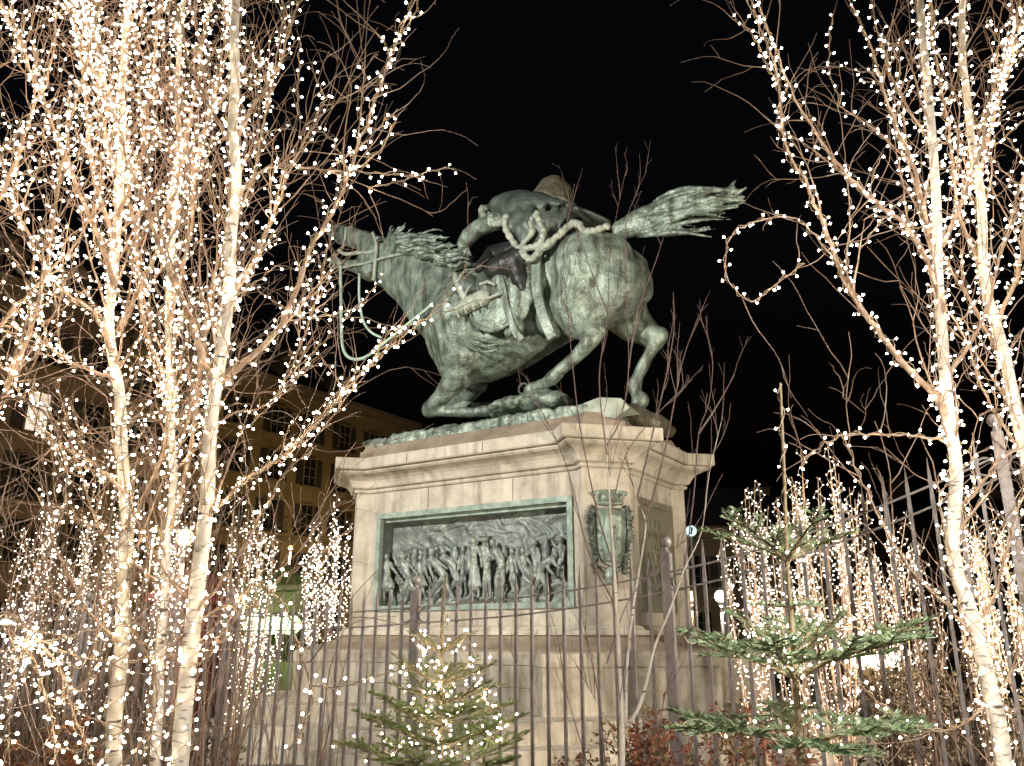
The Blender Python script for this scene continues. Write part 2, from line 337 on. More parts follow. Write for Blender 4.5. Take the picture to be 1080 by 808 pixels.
# market kiosks
def kiosk(px0, px1, Y, ztop, name, label, matw, lit, n):
    a = at(px0, 650, Y); b = at(px1, 650, Y); a.z = b.z = 0; d = (b-a); w = d.length; d.normalize(); back = Vector((-d.y, d.x, 0))
    r_ = empty(name, a, label, 'kiosk')
    m = MB(); m.box(a, d*w, back*2.2, ZZ*.95); m.box(a+back*2.1, d*w, back*.1, ZZ*ztop)
    for s in (0, w-.1): m.box(a+d*s+ZZ*.95, d*.1, back*.1, ZZ*(ztop-.95)); m.box(a+d*s+ZZ*.95, d*.06, back*2.1, ZZ*(ztop-1.1))
    m.build('body', M[matw], r_)
    m = MB(); m.box(a-d*.2-back*.5+ZZ*ztop, d*(w+.4), back*2.8, ZZ*.12)
    m.add([a-d*.2-back*.5+ZZ*(ztop+.12), a+d*(w+.2)-back*.5+ZZ*(ztop+.12), a+d*(w+.2)+back*2.3+ZZ*(ztop+.12), a-d*.2+back*2.3+ZZ*(ztop+.12), a+d*w/2+back*.9+ZZ*(ztop+.75)], [(0, 1, 4), (1, 2, 4), (2, 3, 4), (3, 0, 4)])
    m.build('roof', M[matw], r_)
    m = MB(); m.box(a-d*.1-back*.45+ZZ*(ztop-.55), d*(w+.2), back*.06, ZZ*.5); sg = m.build('fascia', M[matw], r_)
    for k in range(n):
        c = a+d*(w*(k+.5)/n)-back*.3+ZZ*(ztop-.85); m = MB(); m.ball(c, (.28, .2, .24), 12, 8); m.build('lantern', M[lit], r_, smooth=True)
    l = lamp('kiosk_lamp', 'POINT', (0, 0, 0), 45 if lit == 'green_lit' else 6, (.7, 1, .35) if lit == 'green_lit' else (1, .8, .6), shadow_soft_size=.2); l.location = d*w/2+back*.2+ZZ*(ztop-1.1)-back*.9; l.parent = r_
kiosk(262, 320, 22, 2.7, 'market_kiosk', 'green lit market kiosk behind the fence left of the pedestal', 'green', 'green_lit', 3)
kiosk(176, 196, 15, 2.15, 'market_stall', 'small red market stall behind the left birch trunks', 'red', 'bulb_top', 1)
kiosk(890, 945, 24, 1.8, 'market_stall', 'market stall with small lanterns behind the right-hand fence bars', 'hedge', 'bulb_top', 3)

# ================================================================== pedestal
PA, PB, PC, PD_ = 2.525, 1.43, .508, .23
def plan(h, notch=None):
    q = PD_/math.sqrt(2); P = []
    pts = []
    for su, sv in ((-1, -1), (-1, 1), (1, 1), (1, -1)):
        F = Vector((su*(PA-PC), sv*PB)); S0 = Vector((su*PA, sv*(PB-PC))); n = Vector((su, sv))*q
        seq = [F, F+n, S0+n, S0]
        if su*sv < 0: seq = seq[::-1]
        pts += seq
    if notch:
        w0, w1, d = notch      # on the front face v=-PB ; last point of list is (PA-PC,-PB), first is -(PA-PC)
        pts += [Vector((w1, -PB)), Vector((w1, -PB+d)), Vector((w0, -PB+d)), Vector((w0, -PB))]
    if h:
        n = len(pts); out = []
        for i in range(n):
            a, b, c = pts[i-1], pts[i], pts[(i+1) % n]
            e1 = (b-a).normalized(); e2 = (c-b).normalized()
            n1 = Vector((e1.y, -e1.x)); n2 = Vector((e2.y, -e2.x))
            if ORI < 0: n1, n2 = -n1, -n2
            m = (n1+n2); m = m/(m.dot(n1)); out.append(b+m*h)
        pts = out
    return pts
ORI = 1
_t = plan(0); _ar = sum(_t[i-1].x*_t[i].y-_t[i].x*_t[i-1].y for i in range(len(_t)))
ORI = 1 if _ar > 0 else -1
def sweep(prof, m, notch=None, caps=True):
    n = len(plan(0, notch)); vs = []; fs = []
    for h, z in prof: vs += [L(p.x, p.y, z) for p in plan(h, notch)]
    for j in range(len(prof)-1):
        for i in range(n):
            k = (i+1) % n; fs.append((j*n+i, j*n+k, (j+1)*n+k, (j+1)*n+i))
    if caps: fs.append(tuple(range(n))); fs.append(tuple(range((len(prof)-1)*n, len(prof)*n)))
    m.add(vs, fs)
ped = empty('pedestal', L(0, 0, 0), 'tall pale granite pedestal with diagonal corner piers carrying the bronze statue', 'pedestal')
ptl = S(399, 545, -PB); ptr = S(604, 520, -PB); pbl = S(400, 645, -PB)
def uv(p): d = p-CC; return Vector((d.dot(U), d.dot(V), p.z))
wl, wr = uv(ptl).x, uv(ptr).x; zt = (uv(ptl).z+uv(ptr).z)/2; zb = uv(pbl).z
print('panel', wl, wr, zt, zb)
wl = min(wl, 1.93); wr = max(wr, -1.95)
NT = (wr+.1, wl-.1, .34)
m = MB()
sweep([(0, 1.73), (0, zb+.08)], m)
m2 = MB(); sweep([(0, zb+.08), (0, zt-.08)], m2, NT, caps=False); m.add(m2.v, m2.f)
sweep([(0, zt-.08), (0, 3.93)], m)
m.build('die', M['stone'], ped, fixn=False)
m = MB(); sweep([(.0, 3.93), (.035, 3.935), (.05, 3.96), (.035, 3.985), (.02, 3.99), (.02, 4.0), (.07, 4.01), (.085, 4.03), (.1, 4.07), (.13, 4.12), (.18, 4.165), (.24, 4.195), (.30, 4.215), (.335, 4.245), (.335, 4.262), (.31, 4.264), (.31, 4.278), (.385, 4.28), (.40, 4.3), (.40, 4.46), (.39, 4.475), (-.1, 4.5)], m)
m.build('cornice', M['stone'], ped)
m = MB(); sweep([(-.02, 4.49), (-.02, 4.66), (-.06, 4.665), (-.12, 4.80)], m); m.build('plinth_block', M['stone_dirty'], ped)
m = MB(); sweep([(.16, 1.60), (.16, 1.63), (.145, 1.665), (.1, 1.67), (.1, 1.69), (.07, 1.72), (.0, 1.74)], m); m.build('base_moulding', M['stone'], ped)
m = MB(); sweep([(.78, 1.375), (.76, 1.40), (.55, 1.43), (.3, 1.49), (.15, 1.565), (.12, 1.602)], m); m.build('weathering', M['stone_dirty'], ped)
m = MB(); sweep([(.83, .64), (.83, 1.215), (.845, 1.22), (.845, 1.36), (.83, 1.378), (.7, 1.385)], m)
# raised panels on the lower block
for (ua, ub) in ((1.72, 0.02), (-.02, -1.9)):
    pass
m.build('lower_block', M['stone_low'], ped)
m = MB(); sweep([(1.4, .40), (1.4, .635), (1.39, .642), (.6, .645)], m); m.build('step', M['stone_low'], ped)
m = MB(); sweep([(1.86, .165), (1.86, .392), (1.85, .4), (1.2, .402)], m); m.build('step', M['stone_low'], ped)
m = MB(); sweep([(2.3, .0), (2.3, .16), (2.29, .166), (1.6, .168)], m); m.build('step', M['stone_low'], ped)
# block joints
m = MB()
def vjoint(u, z0, z1, h): m.box(L(u, -PB-h-.0015, z0), U*.012, V*.05, ZZ*(z1-z0))
vjoint(-.25, .66, 1.21, .83); vjoint(-1.7, .42, .63, 1.4); vjoint(.7, .42, .63, 1.4); vjoint(1.5, .2, .39, 1.86); vjoint(-.4, .2, .39, 1.86)
vjoint(.9, 4.31, 4.45, .40); vjoint(-.6, 4.31, 4.45, .40); vjoint(.3, 1.75, zb-.06, 0); vjoint(1.15, .66, 1.21, .83); vjoint(-1.45, .66, 1.21, .83); vjoint(-.9, zt+.02, 3.92, 0); vjoint(.75, zt+.02, 3.92, 0); vjoint(2.1, .2, .39, 1.86)
for zj in (.93,): m.box(L(2.0, -PB-.8315, zj), -U*4.0, V*.05, ZZ*.008)
m.build('joint', M['stone_dark'], ped)

# relief panel: frame, back plate with clouds, palisade, figures
rel = MB()
fw = .085
def fbar(u0, u1, z0, z1, pr=.035): rel.box(L(u0, -PB-pr, z0), U*(u1-u0), V*(pr+.1), ZZ*(z1-z0))
fbar(wr, wl, zt-fw, zt); fbar(wr, wl, zb, zb+fw); fbar(wr, wr+fw, zb+fw, zt-fw); fbar(wl-fw, wl, zb+fw, zt-fw)
rel.box(L(wr+fw, -PB+.05, zt-fw-.06), U*(wl-wr-2*fw), V*.19, ZZ*.06)
rf = rel.build('relief_panel', M['verdigris'], ped)
m = MB()
m.box(L(wl-fw-.05, -PB+.0, zb+fw), U*.05, V*.26, ZZ*(zt-zb-2*fw)); m.build('inner_reveal', M['bronze_dark'], rf); m = MB(); m.box(L(wr+fw, -PB+.0, zb+fw), U*.03, V*.26, ZZ*(zt-zb-2*fw))
m.build('inner_reveal', M['bronze_dark'], rf)
m = MB(); nu, nv = 300, 130
vs_ = []
for j in range(nv+1):
    for i in range(nu+1):
        u = wr+fw+(wl-wr-2*fw)*i/nu; z = zb+fw+(zt-zb-2*fw)*j/nv; fz = j/nv
        q = Vector((u*3.2, z*4.5, .3)); w_ = Vector((noise.noise(q*.9), noise.noise(q*.9+Vector((7, 3, 1))), 0))
        cl = noise.ridged_multi_fractal(q*1.25+w_*1.1, 1., 2., 4, 1., 2.)
        env = max(0, min(1, (fz-.42)/.16))*max(0, min(1, (1.0-fz)/.12))*(1 if u < .9 else max(.25, 1-(u-.9)))
        hgt = .045*env*(cl-.8)*max(.15, min(1, .6+noise.noise(Vector((u*1.2, z*1.5, 4)))*1.4))
        if .25 < fz < .52: hgt += .012*(1 if math.sin(u*95) > -.3 else 0)
        if fz < .2: hgt += .05*(noise.noise(Vector((u*5, z*9, 2)))+.6)
        vs_.append(L(u, -PB+.235-hgt, z))
m.add(vs_, [(j*(nu+1)+i, j*(nu+1)+i+1, (j+1)*(nu+1)+i+1, (j+1)*(nu+1)+i) for j in range(nv) for i in range(nu)])
m.build('relief_ground', M['relief'], rf, smooth=True)
def rp(cx, cy, d=.1): return S(390+cx/4.909, 510+cy/4.909, -PB+d)      # coords of the enlarged crop
def figure(head, neck, hip, kneeL, footL, kneeR, footR, elbL, hanL, elbR, hanR, d=.12, s=1., skirt=0, hat=None):
    m = MB(); k = .0034*s
    P = lambda a, o=0.: rp(a[0], a[1], d+o)
    m.ball(P(head, -.02), (15*k, 15*k, 19*k))
    m.chain([P(head), P(neck)], [8*k, 9*k])
    sh = ((neck[0]-18*s, neck[1]+12), (neck[0]+18*s, neck[1]+12))
    mid = ((neck[0]+hip[0])/2, (neck[1]+hip[1])/2)
    m.chain([P((neck[0], neck[1]+14)), P(mid, -.01), P(hip)], [21*k, 20*k, 20*k]); m.chain([P(sh[0]), P(sh[1])], [11*k, 11*k])
    for a, b, c, o in ((hip, kneeL, footL, -.02), (hip, kneeR, footR, .01)):
        m.chain([P(a, o), P(b, o-.02), P(c, o)], [15*k, 11*k, 7*k]); m.chain([P(c, o), P((c[0]-9, c[1]+6), o-.03)], [7*k, 6*k])
    m.chain([P(sh[0]), P(elbL, -.04), P(hanL, -.05)], [10*k, 8*k, 6*k]); m.chain([P(sh[1]), P(elbR, -.03), P(hanR, -.05)], [10*k, 8*k, 6*k])
    if skirt:
        lx = (footL[0]+footR[0])/2; b = (lx, lerp(hip[1], footL[1], skirt))
        m.chain([P(hip), P(b)], [22*k, 34*k])
        for q in range(5): m.chain([P((hip[0]-16+8*q, hip[1])), P((b[0]-28+14*q, b[1]+8), -.05)], [6*k, 7*k])
    if hat == 'brim': m.ball(P((head[0], head[1]-12), -.03), (30*k, 20*k, 5*k)); m.ball(P((head[0], head[1]-20), -.02), 14*k)
    if hat == 'cap': m.ball(P((head[0], head[1]-16), -.02), (15*k, 15*k, 12*k))
    o = m.sculpt('relief_figure', M['relief_fig'], rf, .0095, 1, .006, 14)
FG = [((88, 382), (92, 405), (90, 490), (75, 540), (70, 605), (110, 545), (120, 605), (60, 440), (55, 500), (120, 440), (150, 480)),
      ((168, 378), (175, 400), (205, 480), (185, 540), (165, 600), (225, 540), (215, 610), (150, 430), (125, 385), (215, 430), (245, 470)),
      ((262, 385), (262, 405), (262, 480), (255, 550), (240, 610), (275, 550), (295, 600), (240, 440), (225, 480), (290, 440), (300, 490)),
      ((320, 362), (322, 385), (385, 475), (350, 530), (310, 590), (410, 550), (435, 600), (310, 430), (330, 490), (360, 410), (400, 440)),
      ((380, 352), (388, 375), (440, 430), (445, 500), (415, 560), (465, 500), (475, 570), (410, 420), (430, 470), (440, 390), (465, 420)),
      ((485, 345), (485, 368), (485, 440), (475, 500), (470, 570), (495, 500), (500, 570), (462, 400), (455, 450), (508, 400), (512, 450)),
      ((537, 295), (540, 320), (545, 430), (530, 500), (525, 580), (560, 500), (565, 580), (515, 370), (512, 440), (575, 370), (580, 430)),
      ((592, 285), (592, 325), (605, 420), (595, 500), (590, 590), (620, 500), (625, 590), (570, 370), (600, 400), (625, 380), (650, 370)),
      ((635, 305), (650, 335), (685, 420), (655, 500), (655, 590), (690, 500), (682, 590), (640, 390), (600, 400), (690, 380), (680, 430)),
      ((735, 352), (735, 375), (740, 440), (730, 500), (745, 555), (755, 500), (765, 555), (712, 410), (710, 460), (757, 410), (765, 460)),
      ((792, 350), (795, 375), (800, 440), (800, 490), (840, 520), (830, 470), (850, 500), (770, 410), (790, 460), (830, 410), (850, 470)),
      ((850, 305), (850, 330), (865, 410), (840, 450), (850, 500), (880, 450), (890, 500), (825, 360), (800, 380), (880, 370), (885, 430)),
      ((962, 370), (935, 385), (885, 440), (870, 510), (830, 580), (905, 520), (915, 595), (925, 440), (950, 470), (960, 420), (985, 440)),
      ((990, 295), (992, 320), (990, 400), (980, 440), (975, 480), (1000, 440), (1003, 480), (965, 330), (945, 300), (1005, 360), (1000, 400))]
SK = {0: .35, 6: .62, 2: .3, 10: .4, 11: .5}; HT = {7: 'brim', 3: 'cap', 1: 'cap', 9: 'cap', 5: 'cap'}
for i, a in enumerate(FG): figure(*a, d=(.17 if i in (2, 5, 9, 11, 13, 4) else .11), s=(.85 if i in (2, 5, 9, 10) else 1.), skirt=SK.get(i, 0), hat=HT.get(i))
for i in range(9):       # crowd of heads and shoulders further back
    cx = (205, 235, 290, 345, 445, 515, 700, 770, 915)[i]; cy = (372, 350, 345, 340, 335, 340, 335, 340, 300)[i]
    m = MB(); m.ball(rp(cx, cy, .2), .048); m.chain([rp(cx, cy+25, .21), rp(cx+4, cy+110, .22)], [.075, .09]); m.sculpt('relief_figure', M['relief'], rf, .011, 1)

# coat of arms on the chamfer
nC = (-U-V).normalized(); tC = Vector((-nC.y, nC.x, 0)); chp = L(-(PA-PC/2), -(PB-PC/2))+nC*PD_
def cp(cx, cy, o=0.): return onplane(610+cx/6.457, 505+cy/6.457, chp+nC*o, nC)
arms = empty('x', (0, 0, 0), None, None); bpy.data.objects.remove(arms)
m = MB()
top, bot = cp(215, 200), cp(225, 600); wv = (cp(330, 400)-cp(110, 400)); ww = wv.length/2; wd = wv.normalized()
outl = [(-.92, 1), (-.5, .98), (0, 1), (.5, .98), (.92, 1), (.9, .3), (.86, -.45), (.6, -.85), (0, -1.02), (-.6, -.85), (-.86, -.45), (-.9, .3)]
cen = (top+bot)/2; hh = (top-bot).length/2
fr_ = [cen+wd*(x*ww)+ZZ*(y*hh)+nC*.05 for x, y in outl]; bk = [cen+wd*(x*ww)+ZZ*(y*hh)-nC*.02 for x, y in outl]; n = len(outl)
inn = [cen+wd*(x*ww*.6)+ZZ*(y*hh*.72)+nC*.09 for x, y in outl]
m.add(fr_+bk+inn, [(i, (i+1) % n, n+(i+1) % n, n+i) for i in range(n)]+[(i, (i+1) % n, 2*n+(i+1) % n, 2*n+i) for i in range(n)]+[tuple(range(2*n, 3*n))])
coa = m.build('coat_of_arms', M['bronze'], ped, fixn=True)
m = MB()
for k in range(9):
    a = -1+2*k/8; m.ball(cp(215+108*a, 100-16*(1-a*a), .09), .032)
m.chain([cp(135, 165, .06), cp(215, 172, .09), cp(295, 165, .06)], [.03, .035, .03]); m.chain([cp(118, 108, .05), cp(215, 92, .09), cp(318, 108, .05)], [.022, .025, .022])
for k in range(5): m.chain([cp(140+38*k, 165, .07), cp(122+47*k, 110, .1)], [.018, .016])
m.ball(cp(210, 135, .05), (.16, .12, .08)); m.sculpt('crown', M['bronze'], coa, .01, 1)
for sgn in (-1, 1):
    m = MB(); rr_ = random.Random(3+sgn)
    pth = [(215+sgn*105, 195), (215+sgn*135, 280), (215+sgn*125, 380), (215+sgn*110, 480), (215+sgn*95, 560), (215+sgn*100, 640)]
    m.chain([cp(*p, .03) for p in pth], [.03, .045, .045, .04, .04, .03])
    for k in range(90):
        t = k/90*5; i = int(t); f = t-i; c = cp(lerp(pth[i][0], pth[min(i+1, 5)][0], f), lerp(pth[i][1], pth[min(i+1, 5)][1], f), .05)
        d = wd*(sgn*rr_.uniform(-.2, 1)*(1 if wd.x > 0 else -1))+ZZ*rr_.uniform(-.2, 1)+nC*rr_.uniform(.1, .5); d.normalize(); m.chain([c, c+d*rr_.uniform(.05, .1)], [.018, .008], 6)
    m.sculpt('laurel_branch', M['bronze_dark'], coa, .009, 0)
m = MB(); c = cp(222, 662, .03); m.ball(c, (.1, .06, .13)); m.ball(c+nC*.05, .05); m.chain([cp(150, 600, .04), c, cp(295, 600, .04)], [.02, .035, .02]); m.sculpt('pendant', M['bronze'], coa, .01, 1)
m = MB(); e = cp(205, 420, .11); m.chain([e+ZZ*.3, e, e-ZZ*.25], [.05, .1, .05]); m.chain([e-wd*.13+ZZ*.18, e+ZZ*.02, e+wd*.13+ZZ*.18], [.03, .06, .03]); m.sculpt('emblem', M['verdigris'], coa, .012, 1)

# inscription panel on the side face
def sp(px, py): return onplane(px, py, L(-PA, 0), U)
a0 = uv(sp(672, 524)); a1 = uv(sp(706, 535)); a2 = uv(sp(672, 645)); v0, v1 = a0.y, a1.y; z1_, z0_ = a0.z, a2.z
print('insc', a0, a1, a2)
v0 = max(v0, -(PB-PC)+.06); v1 = min(v1, (PB-PC)-.06)
m = MB()
for (va, vb, za, zb_) in ((v0, v1, z1_-.1, z1_), (v0, v1, z0_, z0_+.1), (v0, v0+.1, z0_+.1, z1_-.1), (v1-.1, v1, z0_+.1, z1_-.1)): m.box(L(-PA-.05, va, za), U*.06, V*(vb-va), ZZ*(zb_-za))
ip = m.build('inscription_panel', M['plate'], ped)
m = MB(); m.box(L(-PA-.015, v0+.1, z0_+.1), U*.016, V*(v1-v0-.2), ZZ*(z1_-z0_-.2)); m.build('plate', M['plate'], ip)
m = MB(); rr_ = random.Random(5)
for li in range(7):
    z = lerp(z1_-.42, z0_+.25, li/6); w = (v1-v0-.4)*(.55, .8, .5, .85, .7, .8, .4)[li]; c = (v0+v1)/2; hgt = .12
    x = -w/2
    while x < w/2:
        m.box(L(-PA-.03, c+x, z), U*.016, V*.014, ZZ*hgt)
        if rr_.random() < .6: m.box(L(-PA-.03, c+x+.024, z+rr_.choice((0, .05, .1))), U*.016, V*.045, ZZ*.02)
        x += rr_.choice((.1, .12, .17))
m.build('raised_lettering', M['letters'], ip)
# ================================================================== bronze equestrian statue
ORG['none'] = Vector((0, 0, 0))
st = empty('equestrian_statue', L(0, 0, 4.8), 'green bronze statue of a fallen galloping horse with a crouching rider on the pedestal', 'statue')
def LP(rows):        # rows: top px, bottom px, lateral half width, v offset
    out = []
    for t_, b_, lat, v in rows:
        a = S(t_[0], t_[1], v); b = S(b_[0], b_[1], v); out.append(((a+b)/2, (a-b)/2, V*lat))
    return out
mpp = (S(560, 330)-S(560, 331)).length
def C(m, pts, n=12):     # capsule chain (px, py, radius px, v)
    m.chain([S(x, y, v) for x, y, r, v in pts], [r*mpp for x, y, r, v in pts], n)
def smooth_path(pts, k=6):
    out = []
    for i in range(len(pts)-1):
        p0 = pts[max(i-1, 0)]; p1 = pts[i]; p2 = pts[i+1]; p3 = pts[min(i+2, len(pts)-1)]
        for j in range(k):
            t = j/k; out.append(tuple(.5*((2*b)+(-a+c)*t+(2*a-5*b+4*c-d)*t*t+(-a+3*b-3*c+d)*t**3) for a, b, c, d in zip(p0, p1, p2, p3)))
    out.append(tuple(pts[-1])); return out
m = MB()
m.loft(LP([((672, 272), (678, 318), .38, 0), ((655, 252), (664, 338), .62, 0), ((628, 245), (640, 345), .74, 0), ((600, 249), (608, 350), .80, 0), ((575, 259), (582, 366), .80, 0), ((553, 269), (560, 380), .80, 0),
           ((532, 277), (535, 393), .82, 0), ((512, 284), (512, 402), .80, 0), ((495, 288), (490, 407), .74, 0), ((480, 290), (472, 402), .62, 0), ((470, 300), (462, 385), .46, 0)]), 28, .5)
m.loft(LP([((500, 286), (474, 388), .5, 0), ((482, 275), (455, 366), .42, 0), ((462, 265), (437, 345), .36, 0), ((440, 257), (420, 320), .30, 0), ((420, 252), (403, 303), .25, 0), ((412, 252), (396, 300), .22, 0)]), 24, .4)
# head: skull, cheeks, upper and lower jaw
m.loft(LP([((418, 254), (402, 300), .25, 0), ((407, 251), (391, 296), .27, 0), ((396, 247), (384, 290), .25, 0), ((388, 245), (380, 276), .23, 0)]), 20, .3)
m.loft(LP([((398, 247), (394, 272), .24, 0), ((384, 243), (380, 263), .20, 0), ((372, 239), (369, 261), .17, 0), ((361, 237), (357, 258), .155, 0), ((352, 239), (350, 252), .14, 0)]), 20, .5)
m.loft(LP([((395, 276), (388, 297), .2, 0), ((380, 275), (376, 289), .15, 0), ((366, 275), (364, 284), .12, 0), ((356, 274), (354, 283), .11, 0), ((350, 272), (349, 280), .1, 0)]), 16, .5)
for s in (-1, 1):
    m.ball(S(398, 252, s*.22), (.07, .07, .06)); m.ball(S(390, 284, s*.15), (.2, .12, .2)); m.ball(S(354, 243, s*.11), .045)
    C(m, [(410, 252, 4, s*.14), (417, 250, 4, s*.17), (425, 252, 1.5, s*.17)])
# near hind leg
C(m, [(622, 286, 38, -.38), (606, 320, 25, -.5)]); C(m, [(650, 300, 28, -.3), (625, 330, 18, -.45)])
C(m, [(600, 322, 21, -.52), (612, 340, 16.5, -.52), (626, 351, 10.5, -.5)]); C(m, [(634, 349, 6, -.5), (626, 356, 8, -.5), (606, 378, 5.6, -.5), (590, 392, 5.6, -.48), (581, 400, 7.4, -.46), (571, 407, 5.6, -.44)])
C(m, [(571, 407, 8, -.42), (563, 413, 9.5, -.42)])
# far hind leg
C(m, [(655, 292, 28, .35), (655, 325, 24, .4), (668, 342, 18, .45), (684, 352, 12.5, .45), (697, 353, 7.5, .45)])
C(m, [(700, 352, 5, .45), (693, 358, 8, .45), (683, 376, 5.4, .45), (673, 396, 5, .45), (668, 407, 6.8, .45), (671, 415, 5, .45), (675, 423, 8.5, .45)])
# fore legs, doubled under the chest
C(m, [(488, 335, 34, -.4), (487, 372, 25, -.45), (484, 396, 14, -.46), (466, 418, 9.5, -.42), (452, 431, 8.5, -.4)])
C(m, [(452, 432, 8, -.36), (475, 435, 5, -.3), (500, 435, 5, -.2), (515, 433, 7, -.1)])
C(m, [(478, 340, 32, .3), (492, 380, 24, .42), (503, 403, 13, .5), (480, 424, 9.5, .5), (470, 432, 8.5, .5), (498, 431, 6, .5), (520, 429, 6, .5)])
# muscles
for (x, y, rx, v) in ((493, 350, 30, -.5), (482, 375, 24, -.42), (470, 350, 20, -.3), (640, 275, 26, -.45), (600, 290, 22, -.5), (662, 300, 20, -.25), (585, 335, 20, -.45), (465, 320, 16, -.22), (445, 300, 12, -.12)):
    m.ball(S(x, y, v), rx*mpp*.95)
horse = m.sculpt('horse_body', M['bronze'], st, .03, 4, .035, 1.6)
m = MB(); m.ball(S(400, 254, -.27), (.05, .04, .035)); m.build('eye', M['bronze_black'], st, smooth=True)
m = MB(); m.ball(S(354, 243, -.165), (.05, .03, .065)); m.build('nostril', M['bronze_black'], st, smooth=True)
m = MB()
def ringt(c, r, t, ax1, ax2, n=14):
    pts = [c+ax1*(r*math.cos(2*math.pi*k/n))+ax2*(r*math.sin(2*math.pi*k/n)) for k in range(n+1)]; m.tube(pts, t, 6)
ringt(S(353, 270, -.17), .055, .014, U, ZZ); ringt(S(350, 279, -.17), .07, .014, U, ZZ)
m.chain([S(352, 268, -.18), S(360, 278, -.2), S(352, 284, -.18)], [.02]*3, 6)
def strap(pts, w, th=.018, mm=None):       # flat strap through (px,py,v)
    q = [S(*p) for p in smooth_path(pts)]; mm = mm or m
    for i in range(len(q)-1):
        d = q[i+1]-q[i]
        if d.length < 1e-5: continue
        s = d.normalized().cross(V).normalized()*w/2
        j = 1.02
        mm.hexa([q[i]-s-V*th, q[i]+d*j-s-V*th, q[i]+d*j+s-V*th, q[i]+s-V*th, q[i]-s+V*th, q[i]+d*j-s+V*th, q[i]+d*j+s+V*th, q[i]+s+V*th])
strap([(357, 264, -.2), (364, 268, -.22), (376, 267, -.24), (392, 266, -.28), (398, 262, -.3)], .07); strap([(393, 245, -.22), (397, 258, -.3), (396, 275, -.3), (394, 296, -.22)], .06)
strap([(358, 283, -.14), (372, 280, -.2), (385, 278, -.25), (405, 272, -.3), (425, 268, -.3), (445, 268, -.33)], .05)
strap([(365, 240, -.17), (364, 252, -.19), (361, 262, -.18)], .05)
m.build('bridle', M['bronze_pale'], st)
m = MB()
strap([(359, 281, -.18), (359.5, 310, -.2), (360, 345, -.25), (362, 368, -.3), (370, 378, -.35), (385, 377, -.42), (405, 362, -.5), (425, 346, -.56), (450, 326, -.62), (478, 304, -.66)], .055, .014)
m.build('rein', M['rein'], st); m = MB()
strap([(379, 288, -.1), (379, 315, -.05), (383, 338, 0), (391, 350, .05), (402, 356, .08)], .045, .012)
m.build('rein', M['rein'], st)
m = MB()
strap([(447, 333, -.40), (462, 330, -.5), (478, 320, -.62), (492, 316, -.7)], .1); strap([(470, 398, -.35), (470, 375, -.55), (478, 350, -.74), (492, 330, -.84), (500, 318, -.86)], .10)
m.build('breast_strap', M['bronze_dark'], st)
# mane: flowing locks
m = MB(); rr_ = random.Random(11)
def lock(x, y, dx, dy, ln, w, v, wav):
    pts = []; n = 9
    for i in range(n+1):
        t = i/n; pts.append((x+dx*ln*t-dy*wav*math.sin(t*7+x)*(.3+t), y+dy*ln*t+dx*wav*math.sin(t*7+x)*(.3+t), max(.6, w*(1-t)**.6), v*(1-.2*t)))
    C(m, pts, 7)
for (x, y, dx, dy, ln, w) in ((414, 256, -.05, -1, 18, 3.6), (417, 254, .45, -.9, 21, 3.4), (420, 254, .8, -.6, 21, 3.2), (424, 256, .9, -.4, 18, 2.8), (411, 250, .3, -.95, 12, 3), (417, 246, .65, -.7, 16, 2.4)): lock(x, y, dx, dy, ln, w, -.1, 1.6)
for k in range(64):
    t = k/64; x = lerp(418, 480, t)+rr_.uniform(-3, 3); y = lerp(255, 279, t)+rr_.uniform(-9, 7)
    a = rr_.uniform(-.22, .16); lock(x, y, math.cos(a), math.sin(a), rr_.uniform(24, 44)*(1-.25*t), rr_.uniform(2.2, 4.2), rr_.uniform(-.5, -.1), rr_.uniform(1.2, 3.2))
m.chain([S(425, 258), S(450, 266), S(480, 280), S(498, 288)], [.16, .24, .28, .22])
m.sculpt('mane', M['bronze'], st, .017, 1, .012, 8)
# tail
m = MB()
m.loft(LP([((650, 236), (654, 252), .16, 0), ((668, 223), (675, 248), .18, 0), ((690, 214), (698, 240), .16, 0), ((712, 212), (717, 230), .1, 0), ((728, 212), (730, 222), .05, 0)]), 18, .6)
for k in range(62):
    t0 = rr_.uniform(0, .6); f = rr_.uniform(-1, 1)
    a = (lerp(652, 690, t0*2), lerp(244, 228, t0*2)+f*lerp(6, 17, t0*2)); e = (lerp(748, 786, 1-abs(f-(-.5))*.6) if f < -.1 else rr_.uniform(705, 772), lerp(198, 246, (f+1)/2)+rr_.uniform(-3, 3))
    pts = []
    for i in range(13):
        t = i/12; pts.append((lerp(a[0], e[0], t), lerp(a[1], e[1], t)-6*math.sin(t*3.1)*(1-f)*.4-5*math.sin(t*5.3+k)*.5, max(.6, 3.1*(1-t)**.55*(.45+t*2 if t < .3 else 1)), rr_.uniform(-.02, .02)+(-.2 if k % 2 else .12)*math.sin(t*3)))
    C(m, pts, 7)
C(m, [(735, 209, 4, 0), (755, 206, 3.5, 0), (768, 201, 2.6, 0), (776, 190, .8, 0)], 7); C(m, [(740, 212, 4, 0), (762, 210, 3.5, 0), (776, 205, 2.6, 0), (787, 198, .9, 0)], 7)
m.sculpt('tail', M['bronze'], st, .018, 1, .014, 7)
